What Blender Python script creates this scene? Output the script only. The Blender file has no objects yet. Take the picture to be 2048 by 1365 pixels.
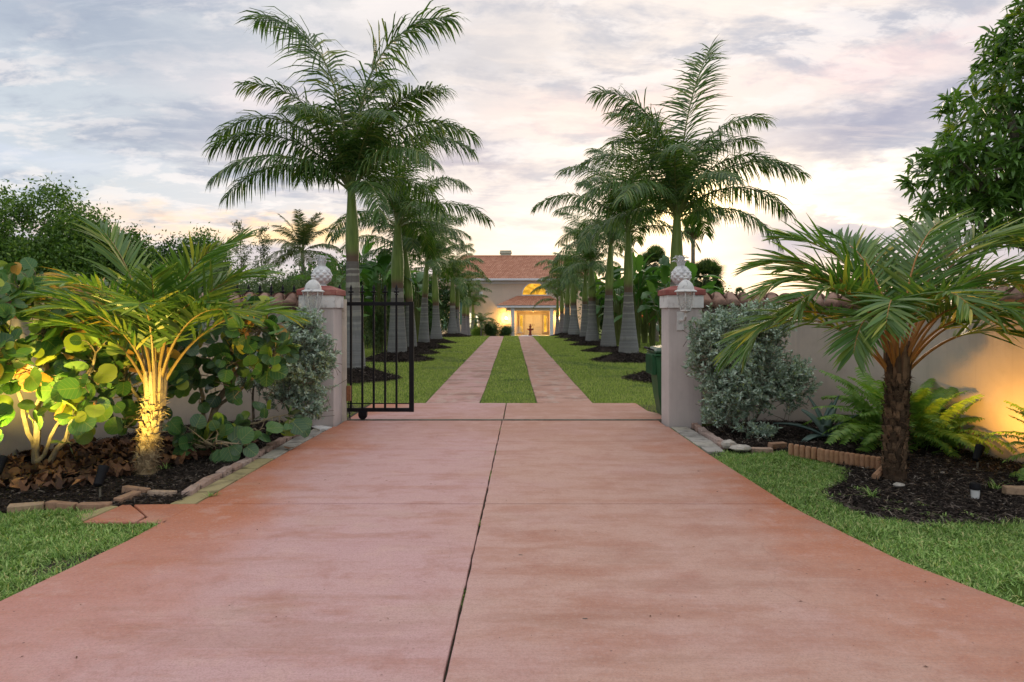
import bpy, math, random
import numpy as np
from mathutils import Vector, Matrix
R = math.radians
rng = np.random.default_rng(7)
random.seed(7)
scene = bpy.context.scene
COL = scene.collection

# ------------------------------------------------------------------ camera, sky, sun, exposure
cam_d = bpy.data.cameras.new("camera")
cam = bpy.data.objects.new("camera", cam_d)
COL.objects.link(cam)
cam.location = (0, 0, 1.6)
cam.rotation_euler = (R(90), 0, 0)
cam_d.sensor_width = 36
cam_d.lens = 24
cam_d.shift_y = -0.0272
cam_d.clip_end = 3000
cam_d.clip_start = 0.05
scene.camera = cam
scene.view_settings.view_transform = 'Standard'
scene.view_settings.look = 'None'
scene.view_settings.gamma = 1
scene.view_settings.exposure = 0.56
scene.view_settings.use_curve_mapping = False
scene.render.engine = 'CYCLES'
scene.cycles.use_denoising = True
scene.cycles.max_bounces = 8
scene.cycles.transparent_max_bounces = 8
scene.cycles.caustics_reflective = False
scene.cycles.caustics_refractive = False
SUN_AZ, SUN_EL = 15.0, 9.0          # degrees right of +Y, above the horizon


def node(nt, typ, _p=None, **inp):
    n = nt.nodes.new(typ)
    for k, v in (_p or {}).items():
        setattr(n, k, v)
    for k, v in inp.items():
        key = int(k[1:]) if k[0] == 'i' and k[1:].isdigit() else k.replace('_', ' ')
        s = n.inputs[key]
        if isinstance(v, bpy.types.NodeSocket):
            nt.links.new(v, s)
        elif v is not None:
            s.default_value = v
    return n


def M2(nt, op, a, b=None, c=None, clamp=False):
    n = nt.nodes.new('ShaderNodeMath')
    n.operation = op
    n.use_clamp = clamp
    for i, v in enumerate((a, b, c)):
        if v is None:
            continue
        if isinstance(v, bpy.types.NodeSocket):
            nt.links.new(v, n.inputs[i])
        else:
            n.inputs[i].default_value = v
    return n.outputs[0]


def ramp(nt, fac, stops, interp='LINEAR'):
    n = nt.nodes.new('ShaderNodeValToRGB')
    cr = n.color_ramp
    cr.interpolation = interp
    while len(cr.elements) < len(stops):
        cr.elements.new(0.5)
    for e, (p, c) in zip(cr.elements, stops):
        e.position = p
        e.color = (*c, 1) if len(c) == 3 else c
    if fac is not None:
        nt.links.new(fac, n.inputs[0])
    return n.outputs[0]


def g(v):
    return (v, v, v)


def mixc(nt, fac, a, b, mode='MIX'):
    n = nt.nodes.new('ShaderNodeMix')
    n.data_type = 'RGBA'
    n.blend_type = mode
    for s, v in ((n.inputs[0], fac), (n.inputs[6], a), (n.inputs[7], b)):
        if isinstance(v, bpy.types.NodeSocket):
            nt.links.new(v, s)
        else:
            s.default_value = (*v, 1) if isinstance(v, tuple) and len(v) == 3 else v
    return n.outputs[2]


def sstep(nt, v, a, b):
    n = nt.nodes.new('ShaderNodeMapRange')
    n.interpolation_type = 'SMOOTHSTEP'
    nt.links.new(v, n.inputs[0])
    n.inputs[1].default_value = a
    n.inputs[2].default_value = b
    return n.outputs[0]


def noise(nt, vec, scale, detail=4, rough=0.55, dist=0.0):
    n = node(nt, 'ShaderNodeTexNoise', Scale=scale, Detail=detail, Roughness=rough, Distortion=dist)
    if vec is not None:
        nt.links.new(vec, n.inputs['Vector'])
    return n.outputs['Fac']


def mapping(nt, vec, scale=(1, 1, 1), loc=(0, 0, 0), rot=(0, 0, 0)):
    n = node(nt, 'ShaderNodeMapping')
    nt.links.new(vec, n.inputs[0])
    n.inputs['Scale'].default_value = scale
    n.inputs['Location'].default_value = loc
    n.inputs['Rotation'].default_value = rot
    return n.outputs[0]


def build_world():
    w = bpy.data.worlds.new("World")
    scene.world = w
    w.use_nodes = True
    nt = w.node_tree
    nt.nodes.clear()
    out = nt.nodes.new('ShaderNodeOutputWorld')
    sky = node(nt, 'ShaderNodeTexSky', dict(sky_type='NISHITA', sun_disc=False, sun_elevation=R(SUN_EL), sun_rotation=R(SUN_AZ),
                                            air_density=1.0, dust_density=1.5, ozone_density=1.0))
    tc = nt.nodes.new('ShaderNodeTexCoord')
    d = tc.outputs['Generated']
    sep = node(nt, 'ShaderNodeSeparateXYZ', Vector=d)
    x, y, z = sep.outputs
    az = M2(nt, 'MULTIPLY', M2(nt, 'ARCTAN2', x, y), 57.2958)
    el = M2(nt, 'MULTIPLY', M2(nt, 'ARCSINE', z), 57.2958)
    # cloud-deck coordinates: flat layer seen in perspective
    zz = M2(nt, 'ADD', M2(nt, 'ABSOLUTE', z), 0.16)
    comb = node(nt, 'ShaderNodeCombineXYZ', X=M2(nt, 'DIVIDE', x, zz), Y=M2(nt, 'DIVIDE', y, zz), Z=0.0)
    P = comb.outputs[0]
    warp = node(nt, 'ShaderNodeTexNoise', Vector=P, Scale=0.9, Detail=3.0)
    P2 = node(nt, 'ShaderNodeVectorMath', dict(operation='MULTIPLY_ADD'), i0=warp.outputs['Color'], i1=(0.38, 0.38, 0), i2=P).outputs[0]
    Pr = mapping(nt, P2, (0.9, 1.15, 1), rot=(0, 0, R(-14)))
    n1 = noise(nt, Pr, 2.3, 12, 0.60)
    n2 = noise(nt, mapping(nt, P2, (0.9, 1.3, 1), (3.1, 7.7, 0), (0, 0, R(-10))), 4.2, 12, 0.62)
    n3 = noise(nt, mapping(nt, P2, (1, 1, 1), (9, 2, 0)), 0.55, 3, 0.5)
    nw = noise(nt, mapping(nt, d, (1, 1, 3.0)), 7, 7, 0.6)
    nw2 = noise(nt, mapping(nt, d, (1, 1, 3.5), (4, 1, 2)), 18, 6, 0.6)
    azw = M2(nt, 'MULTIPLY_ADD', M2(nt, 'SUBTRACT', nw, 0.5), 16.0, az)
    elw = M2(nt, 'MULTIPLY_ADD', M2(nt, 'SUBTRACT', nw, 0.5), 7.0, el)
    elw = M2(nt, 'MULTIPLY_ADD', M2(nt, 'SUBTRACT', nw2, 0.5), 3.5, elw)

    def blob(a, e, sa, se, slope=0.0, lo=0.0, hi=1.0, raw=False):
        A = az if raw else azw
        E = el if raw else elw
        da = M2(nt, 'SUBTRACT', A, a)
        de = M2(nt, 'MULTIPLY_ADD', da, -slope, M2(nt, 'SUBTRACT', E, e))
        q = M2(nt, 'ADD', M2(nt, 'POWER', M2(nt, 'ABSOLUTE', M2(nt, 'DIVIDE', da, sa)), 2.0),
               M2(nt, 'POWER', M2(nt, 'ABSOLUTE', M2(nt, 'DIVIDE', de, se)), 2.0))
        e_ = M2(nt, 'EXPONENT', M2(nt, 'MULTIPLY', q, -1.0))
        if (lo, hi) != (0.0, 1.0):
            return sstep(nt, e_, lo, hi)
        return e_

    # high bright veil: cream towards the sun, cool white away from it
    sd = M2(nt, 'SUBTRACT', az, SUN_AZ)
    away = sstep(nt, M2(nt, 'ABSOLUTE', sd), 8.0, 60.0)
    veil = mixc(nt, away, (0.68, 0.61, 0.57), (0.46, 0.51, 0.56))
    # nearly white at the top of the sky
    veil = mixc(nt, sstep(nt, el, 20, 66), veil, (1.05, 1.04, 1.06))
    # cloud greys
    dark = sstep(nt, n1, 0.47, 0.62)
    veil = mixc(nt, M2(nt, 'MULTIPLY', dark, 0.78), veil, (0.30, 0.33, 0.41))
    lite = sstep(nt, n2, 0.48, 0.60)
    veil = mixc(nt, M2(nt, 'MULTIPLY', lite, 0.65), veil, (0.76, 0.70, 0.67))
    # clouds that can be picked out (azimuth, elevation, widths)
    for a, e, sa, se, sl, col, k in (
            (-32, 20.5, 13, 3.6, -0.05, (0.28, 0.32, 0.40), 0.80),
            (-22, 14.0, 9, 1.6, 0.10, (0.29, 0.32, 0.40), 0.8),
            (-38, 10.8, 9, 1.3, 0.0, (0.50, 0.54, 0.64), 0.60),
            (-2, 20.5, 10, 3.2, 0.0, (0.38, 0.38, 0.42), 0.6),
            (-2.0, 12.8, 3.6, 1.4, -0.2, (0.27, 0.27, 0.35), 0.85),
            (27, 13.6, 9, 1.9, 0.10, (0.27, 0.28, 0.37), 0.95),
            (38, 15.0, 6, 2.6, 0.10, (0.33, 0.34, 0.43), 0.8),
            (4.0, 9.2, 5.5, 1.1, 0.0, (0.60, 0.56, 0.60), 0.6),
            (30, 8.6, 4.5, 0.8, 0.05, (0.55, 0.49, 0.50), 0.7),
            (-22, 3.9, 20, 1.5, 0.0, (0.44, 0.39, 0.45), 0.75),
            (-14, 9.4, 2.2, 0.28, 0.0, (0.45, 0.43, 0.47), 0.8),
            (-5, 9.0, 4.0, 0.9, 0.0, (0.58, 0.54, 0.58), 0.6)):
        veil = mixc(nt, M2(nt, 'MULTIPLY', blob(a, e, sa, se, sl), k), veil, col)
    # pink and peach
    for a, e, sa, se, col, k in (
            (9, 16.5, 9, 1.8, (0.80, 0.58, 0.52), 0.65),
            (-12, 13.5, 7, 1.3, (0.80, 0.60, 0.54), 0.5),
            (28, 17.5, 8, 1.4, (0.74, 0.56, 0.54), 0.60),
            (-20, 16.8, 6, 1.6, (0.85, 0.68, 0.66), 0.35),
            (-24, 6.4, 14, 1.0, (0.92, 0.64, 0.44), 0.75),
            (-17, 6.2, 5, 0.9, (1.1, 0.72, 0.30), 0.75),
            (-4, 5.2, 8, 1.7, (1.10, 0.82, 0.58), 0.90),
            (24, 10.4, 8, 0.6, (1.0, 0.88, 0.74), 0.8),
            (28, 7.4, 7, 0.7, (1.0, 0.86, 0.68), 0.8)):
        veil = mixc(nt, M2(nt, 'MULTIPLY', blob(a, e, sa, se), k), veil, col)
    wisp = sstep(nt, noise(nt, mapping(nt, P2, (0.5, 2.4, 1), (1, 4, 0), (0, 0, R(-18))), 4.2, 10, 0.68), 0.50, 0.66)
    veil = mixc(nt, M2(nt, 'MULTIPLY', wisp, 0.20), veil, mixc(nt, away, (0.88, 0.73, 0.62), (0.62, 0.64, 0.68)))
    gw = M2(nt, 'MULTIPLY', blob(2, 10.0, 18, 3.0), 0.30)
    veil = mixc(nt, gw, veil, (0.90, 0.74, 0.62))
    # the veiled sun
    veil = mixc(nt, blob(14.5, 8.6, 5.0, 2.6), veil, (1.25, 0.98, 0.70))
    veil = mixc(nt, blob(14.2, 8.8, 2.6, 1.9, raw=True), veil, (4.0, 2.7, 1.2))
    # piled cumulus low on the right
    cu = sstep(nt, M2(nt, 'SUBTRACT', elw, M2(nt, 'MULTIPLY_ADD', M2(nt, 'ABSOLUTE', M2(nt, 'SUBTRACT', azw, 22.5)), -0.12, 8.0)), 0.35, -0.25)
    cu = M2(nt, 'MULTIPLY', cu, sstep(nt, az, 12, 17))
    cucol = mixc(nt, sstep(nt, elw, 2.0, 7.0), (0.46, 0.42, 0.47), (0.36, 0.36, 0.44))
    cucol = mixc(nt, M2(nt, 'MULTIPLY', sstep(nt, nw2, 0.45, 0.65), 0.5), cucol, (0.50, 0.46, 0.50))
    veil = mixc(nt, M2(nt, 'MULTIPLY', cu, 0.95), veil, cucol)
    cover = M2(nt, 'MULTIPLY_ADD', sstep(nt, n3, 0.35, 0.6), 0.12, 0.86)
    b1 = node(nt, 'ShaderNodeBackground', Color=sky.outputs[0], Strength=0.10)
    b2 = node(nt, 'ShaderNodeBackground', Color=veil, Strength=1.0)
    mx = node(nt, 'ShaderNodeMixShader', i0=cover, i1=b1.outputs[0], i2=b2.outputs[0])
    nt.links.new(mx.outputs[0], out.inputs[0])
    w.cycles.sampling_method = 'MANUAL'
    w.cycles.sample_map_resolution = 1024


build_world()
sun_d = bpy.data.lights.new("sun", 'SUN')
sun_d.energy = 1.0
sun_d.angle = R(22)
sun_d.color = (1.0, 0.78, 0.55)
sun = bpy.data.objects.new("sun", sun_d)
COL.objects.link(sun)
v = Vector((math.sin(R(SUN_AZ)) * math.cos(R(SUN_EL)), math.cos(R(SUN_AZ)) * math.cos(R(SUN_EL)), math.sin(R(SUN_EL))))
sun.rotation_euler = v.to_track_quat('Z', 'Y').to_euler()

# ------------------------------------------------------------------ layout helpers
F, CX, HY, CH = 1365.0, 1024.0, 627.0, 1.6


def gp(px, py):                      # ground point seen at a photo pixel
    Y = F * CH / (py - HY)
    return ((px - CX) * Y / F, Y)


def ap(px, py, Y):                   # point at distance Y
    return ((px - CX) * Y / F, Y, CH - (py - HY) * Y / F)


def terr(y):
    t = np.clip((np.asarray(y, float) - 46.0) / 14.0, 0, 1)
    return -0.72 * t * t * (3 - 2 * t)


# ------------------------------------------------------------------ mesh builder
class MB:
    def __init__(s):
        s.v, s.n, s.f, s.r = [], 0, [], []

    def add(s, V, Fc, mat=0, rnd=None):
        V = np.asarray(V, float).reshape(-1, 3)
        if len(V) == 0:
            return s
        if isinstance(Fc, np.ndarray):
            s.f.append((Fc + s.n, mat))
        else:
            byk = {}
            for f in Fc:
                byk.setdefault(len(f), []).append(f)
            for k, fs in byk.items():
                s.f.append((np.asarray(fs) + s.n, mat))
        s.v.append(V)
        s.n += len(V)
        s.r.append(np.full(len(V), 0.5) if rnd is None else np.broadcast_to(np.asarray(rnd, float), (len(V),)))
        return s

    def mesh(s, name, mats, smooth=False, off=None):
        V = np.concatenate(s.v)
        if off is not None:
            V = V - np.asarray(off, float)
        me = bpy.data.meshes.new(name)
        me.vertices.add(len(V))
        me.vertices.foreach_set('co', V.astype(np.float32).ravel())
        tot = np.concatenate([np.full(len(f), f.shape[1]) for f, m in s.f]).astype(np.int32)
        loops = np.concatenate([f.ravel() for f, m in s.f]).astype(np.int32)
        mi = np.concatenate([np.full(len(f), m) for f, m in s.f]).astype(np.int32)
        me.loops.add(len(loops))
        me.polygons.add(len(tot))
        me.loops.foreach_set('vertex_index', loops)
        start = np.concatenate([[0], np.cumsum(tot)[:-1]]).astype(np.int32)
        me.polygons.foreach_set('loop_start', start)
        me.polygons.foreach_set('material_index', mi)
        me.polygons.foreach_set('use_smooth', np.full(len(tot), bool(smooth)))
        at = me.attributes.new('rnd', 'FLOAT', 'POINT')
        at.data.foreach_set('value', np.concatenate(s.r).astype(np.float32))
        me.update(calc_edges=True)
        me.validate()
        for m in (mats if isinstance(mats, (list, tuple)) else [mats]):
            me.materials.append(m)
        return me

    def build(s, name, mats, parent=None, smooth=False, bevel=0, sharp=True):
        off = world_loc(parent) if parent is not None else None
        me = s.mesh(name, mats, smooth, off)
        o = bpy.data.objects.new(name, me)
        COL.objects.link(o)
        if parent is not None:
            o.parent = parent
        if smooth:
            try:
                me.set_sharp_from_angle(angle=R(40))
            except Exception:
                pass
        if bevel:
            b = o.modifiers.new('bevel', 'BEVEL')
            b.width = bevel
            b.segments = 2
            b.limit_method = 'ANGLE'
            b.angle_limit = R(40)
        return o


WL = {}


def world_loc(o):
    p = np.zeros(3)
    while o is not None:
        p += np.array(o.location)
        o = o.parent
    return p


def tag(o, label=None, cat=None, group=None, kind=None):
    for k, v_ in (('label', label), ('category', cat), ('group', group), ('kind', kind)):
        if v_:
            o[k] = v_
    return o


def thing(name, loc, label, cat, group=None):
    o = bpy.data.objects.new(name, None)
    o.empty_display_size = 0.1
    COL.objects.link(o)
    o.location = loc
    return tag(o, label, cat, group)


def inst(mesh, name, parent, pos, rot=None, scale=1.0):
    """pos in world; rot a 3x3 Matrix or euler"""
    o = bpy.data.objects.new(name, mesh)
    COL.objects.link(o)
    off = world_loc(parent) if parent is not None else np.zeros(3)
    if parent is not None:
        o.parent = parent
    if rot is None:
        m = Matrix.Identity(3)
    elif isinstance(rot, Matrix):
        m = rot
    else:
        from mathutils import Euler
        m = Euler(rot).to_matrix()
    sc = scale if hasattr(scale, '__len__') else (scale,) * 3
    mm = (m @ Matrix.Diagonal(sc)).to_4x4()
    mm.translation = Vector(np.asarray(pos, float) - off)
    o.matrix_local = mm
    return o


def unit(a):
    a = np.asarray(a, float)
    return a / np.maximum(np.linalg.norm(a, axis=-1, keepdims=True), 1e-9)


def rmat(x, zhint):
    x = unit(x)
    z = np.asarray(zhint, float)
    yv = unit(np.cross(z, x))
    z = np.cross(x, yv)
    return Matrix(np.array([x, yv, z]).T.tolist())


BOXF = [(0, 3, 2, 1), (4, 5, 6, 7), (0, 1, 5, 4), (1, 2, 6, 5), (2, 3, 7, 6), (3, 0, 4, 7)]


def box(b, x0, x1, y0, y1, z0, z1, mat=0, rnd=None):
    b.add([(x0, y0, z0), (x1, y0, z0), (x1, y1, z0), (x0, y1, z0), (x0, y0, z1), (x1, y0, z1), (x1, y1, z1), (x0, y1, z1)], BOXF, mat, rnd)
    return b


def rbox(b, c, size, ang=0, mat=0, rnd=None, tilt=0, jit=0.0):
    sx, sy, sz = [s * 0.5 for s in size]
    V = np.array([(-sx, -sy, -sz), (sx, -sy, -sz), (sx, sy, -sz), (-sx, sy, -sz), (-sx, -sy, sz), (sx, -sy, sz), (sx, sy, sz), (-sx, sy, sz)])
    if jit:
        V = V + rng.normal(0, jit, V.shape)
    ct, st = math.cos(tilt), math.sin(tilt)
    V = V @ np.array([(1, 0, 0), (0, ct, st), (0, -st, ct)])
    ca, sa = math.cos(ang), math.sin(ang)
    V = V @ np.array([(ca, sa, 0), (-sa, ca, 0), (0, 0, 1)])
    b.add(V + np.array(c), BOXF, mat, rnd)
    return b


def prism(b, poly, z0, z1, mat=0, zf=None):
    n = len(poly)
    V = [(x, y, z0) for x, y in poly] + [(x, y, z1) for x, y in poly]
    Fc = [tuple(range(n - 1, -1, -1)), tuple(range(n, 2 * n))] + [(i, (i + 1) % n, n + (i + 1) % n, n + i) for i in range(n)]
    b.add(V, Fc, mat)
    return b


def tube(b, pts, rad, sides=6, mat=0, caps=True, rnd=None):
    pts = np.asarray(pts, float)
    n = len(pts)
    rad = np.broadcast_to(np.asarray(rad, float), (n,))
    T = unit(np.gradient(pts, axis=0))
    ref = np.array([0, 0, 1.0]) if abs(T[0][2]) < 0.9 else np.array([1.0, 0, 0])
    U = unit(np.cross(T, ref))
    W = np.cross(T, U)
    a = np.arange(sides) * 2 * np.pi / sides
    ring = U[:, None, :] * np.cos(a)[None, :, None] + W[:, None, :] * np.sin(a)[None, :, None]
    V = pts[:, None, :] + ring * rad[:, None, None]
    i, j = np.meshgrid(np.arange(n - 1), np.arange(sides), indexing='ij')
    j2 = (j + 1) % sides
    Fq = np.stack([i * sides + j, (i + 1) * sides + j, (i + 1) * sides + j2, i * sides + j2], -1).reshape(-1, 4)
    b.add(V.reshape(-1, 3), Fq, mat, rnd)
    if caps:
        b.add(V[0], [tuple(range(sides))], mat, None if rnd is None else rnd)
        b.add(V[-1], [tuple(range(sides - 1, -1, -1))], mat, None if rnd is None else rnd)
    return b


def lathe(b, prof, segs=16, c=(0, 0, 0), mat=0, wob=0.0, rot=0.0):
    prof = np.asarray(prof, float)
    n = len(prof)
    a = np.arange(segs) * 2 * np.pi / segs + rot
    rr = prof[:, 0][:, None] * (1 + (rng.normal(0, wob, (n, segs)) if wob else 0))
    V = np.stack([rr * np.cos(a) + c[0], rr * np.sin(a) + c[1], np.broadcast_to(prof[:, 1][:, None] + c[2], (n, segs))], -1)
    i, j = np.meshgrid(np.arange(n - 1), np.arange(segs), indexing='ij')
    j2 = (j + 1) % segs
    Fq = np.stack([i * segs + j, i * segs + j2, (i + 1) * segs + j2, (i + 1) * segs + j], -1).reshape(-1, 4)
    b.add(V.reshape(-1, 3), Fq, mat)
    return b


def kites(b, P, D, Nn, L, W, mat=0, rnd=None, fold=0.25, wide=0.45):
    """folded leaf: base, left, tip, right -> two triangles each side of the midrib"""
    P, D, Nn = np.asarray(P, float), unit(D), np.asarray(Nn, float)
    n = len(P)
    L = np.broadcast_to(L, (n,))[:, None]
    W = np.broadcast_to(W, (n,))[:, None]
    S = unit(np.cross(D, Nn))
    U = np.cross(S, D)
    mid = P + D * L * wide
    V = np.stack([P, mid + S * W * 0.5 + U * W * fold, P + D * L, mid - S * W * 0.5 + U * W * fold], 1)
    k = np.arange(n)[:, None] * 4
    Fc = np.concatenate([k + np.array([[0, 2, 1]]), k + np.array([[0, 3, 2]])])
    r = rng.random(n) if rnd is None else np.broadcast_to(rnd, (n,))
    b.add(V.reshape(-1, 3), Fc, mat, np.repeat(r, 4))
    return b


def strips(b, P, D, Wd, L, W, droop, nseg=3, mat=0, rnd=None, prof=(0.45, 1.0, 0.8, 0.06), grav=(0, 0, -1)):
    """ribbon leaflets that bend under gravity"""
    P, D, Wd = np.asarray(P, float), unit(D), unit(Wd)
    n = len(P)
    L = np.broadcast_to(L, (n,))[:, None]
    W = np.broadcast_to(W, (n,))[:, None]
    droop = np.broadcast_to(droop, (n,))[:, None]
    gv = np.array(grav, float)
    V = np.zeros((n, nseg + 1, 2, 3))
    cur = P.copy()
    for k in range(nseg + 1):
        t = k / nseg
        w = np.interp(t, np.linspace(0, 1, len(prof)), prof)
        V[:, k, 0] = cur + Wd * W * w * 0.5
        V[:, k, 1] = cur - Wd * W * w * 0.5
        tn = (k + 0.5) / nseg
        cur = cur + unit(D + gv * droop * (tn ** 1.3) * 1.6) * L / nseg
    base = np.arange(n)[:, None, None] * (2 * (nseg + 1)) + np.arange(nseg)[None, :, None] * 2
    Fq = (base + np.array([0, 1, 3, 2])[None, None, :]).reshape(-1, 4)
    r = rng.random(n) if rnd is None else np.broadcast_to(rnd, (n,))
    b.add(V.reshape(-1, 3), Fq, mat, np.repeat(r, 2 * (nseg + 1)))
    return b


# ------------------------------------------------------------------ materials
def newmat(name):
    m = bpy.data.materials.new(name)
    m.use_nodes = True
    nt = m.node_tree
    nt.nodes.clear()
    out = nt.nodes.new('ShaderNodeOutputMaterial')
    return m, nt, out


def pos(nt):
    return nt.nodes.new('ShaderNodeNewGeometry').outputs['Position']


def finish(nt, out, color, rough=0.8, bumph=None, bs=0.3, bd=0.01, metal=0.0, spec=0.3):
    p = node(nt, 'ShaderNodeBsdfPrincipled')
    for s, v_ in ((p.inputs['Base Color'], color), (p.inputs['Roughness'], rough), (p.inputs['Metallic'], metal), (p.inputs['Specular IOR Level'], spec)):
        if isinstance(v_, bpy.types.NodeSocket):
            nt.links.new(v_, s)
        else:
            s.default_value = (*v_, 1) if isinstance(v_, tuple) else v_
    if bumph is not None:
        bn = node(nt, 'ShaderNodeBump', Height=bumph, Strength=bs, Distance=bd)
        nt.links.new(bn.outputs[0], p.inputs['Normal'])
    nt.links.new(p.outputs[0], out.inputs[0])
    return p


def simple(name, col, rough=0.8, var=0.15, scale=8, bump=0.2, metal=0.0, spec=0.3, dirt=None, dscale=3, bd=0.01):
    m, nt, out = newmat(name)
    P = pos(nt)
    n1 = noise(nt, P, scale, 6, 0.6)
    lo = tuple(c * (1 - var) for c in col)
    hi = tuple(min(1, c * (1 + var)) for c in col)
    c = ramp(nt, n1, [(0.3, lo), (0.7, hi)])
    if dirt:
        c = mixc(nt, sstep(nt, noise(nt, P, dscale, 7, 0.65), 0.52, 0.7), c, dirt)
    finish(nt, out, c, rough, noise(nt, P, scale * 12, 3) if bump else None, bump, bd, metal, spec)
    return m


def leafmat(name, stops, trans=0.35, rough=0.4, spec=0.4, objrnd=False, back=None, veins=False, scale=None, tint=1.6, gain=1.68):
    """stops: colours over a per-leaf random value"""
    stops = [(p_, tuple(min(.7, x_ * gain) for x_ in c_)) for p_, c_ in stops]
    m, nt, out = newmat(name)
    if objrnd:
        r = nt.nodes.new('ShaderNodeObjectInfo').outputs['Random']
    else:
        r = node(nt, 'ShaderNodeAttribute', dict(attribute_name='rnd')).outputs['Fac']
    c = ramp(nt, r, stops)
    P = pos(nt)
    c = mixc(nt, M2(nt, 'MULTIPLY', sstep(nt, noise(nt, P, scale or 2.2, 4), 0.35, 0.7), 0.22), c, tuple(x * 0.7 for x in stops[0][1]))
    if veins:
        tcn = nt.nodes.new('ShaderNodeTexCoord').outputs['Object']
        sp = node(nt, 'ShaderNodeSeparateXYZ', Vector=tcn)
        ay = M2(nt, 'ABSOLUTE', sp.outputs[1])
        mid = sstep(nt, ay, 0.022, 0.008)
        ph = M2(nt, 'FRACT', M2(nt, 'MULTIPLY', M2(nt, 'SUBTRACT', sp.outputs[0], M2(nt, 'MULTIPLY', ay, 0.75)), 5.2))
        side = sstep(nt, M2(nt, 'ABSOLUTE', M2(nt, 'SUBTRACT', ph, 0.5)), 0.07, 0.03)
        vv = M2(nt, 'MAXIMUM', mid, M2(nt, 'MULTIPLY', side, 0.7))
        blot = sstep(nt, noise(nt, tcn, 4.0, 3), 0.62, 0.74)
        c = mixc(nt, M2(nt, 'MULTIPLY', blot, 0.3), c, (0.16, 0.12, 0.03))
        c = mixc(nt, M2(nt, 'MULTIPLY', vv, 0.6), c, (0.30, 0.34, 0.10))
    if back:
        bf = nt.nodes.new('ShaderNodeNewGeometry').outputs['Backfacing']
        c = mixc(nt, M2(nt, 'MULTIPLY', bf, 0.4), c, back)
    p = node(nt, 'ShaderNodeBsdfPrincipled', Roughness=rough)
    p.inputs['Specular IOR Level'].default_value = spec
    nt.links.new(c, p.inputs['Base Color'])
    tr = node(nt, 'ShaderNodeBsdfTranslucent')
    tcol = mixc(nt, 1.0, c, (tint, tint * 1.05, tint * 0.45), 'MULTIPLY')
    nt.links.new(tcol, tr.inputs[0])
    mx = node(nt, 'ShaderNodeMixShader', i0=trans, i1=p.outputs[0], i2=tr.outputs[0])
    nt.links.new(mx.outputs[0], out.inputs[0])
    return m


def rndmat(name, stops, rough=0.85, scale=40, bump=0.2, objrnd=False, spec=0.3, mott=0.3):
    m, nt, out = newmat(name)
    r = (nt.nodes.new('ShaderNodeObjectInfo').outputs['Random'] if objrnd else
         node(nt, 'ShaderNodeAttribute', dict(attribute_name='rnd')).outputs['Fac'])
    c = ramp(nt, r, stops)
    P = pos(nt)
    c = mixc(nt, M2(nt, 'MULTIPLY', sstep(nt, noise(nt, P, scale * 0.3, 6, 0.65), 0.42, 0.7), mott), c, tuple(x * 0.35 for x in stops[0][1]))
    finish(nt, out, c, rough, noise(nt, P, scale, 5), bump, 0.01, 0, spec)
    return m


def glowmat(name, col, strength):
    m, nt, out = newmat(name)
    P = pos(nt)
    c = mixc(nt, sstep(nt, noise(nt, P, 2.2, 5), 0.35, 0.7), tuple(x * 0.45 for x in col), col)
    e = node(nt, 'ShaderNodeEmission', Color=c, Strength=strength)
    nt.links.new(e.outputs[0], out.inputs[0])
    return m


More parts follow.
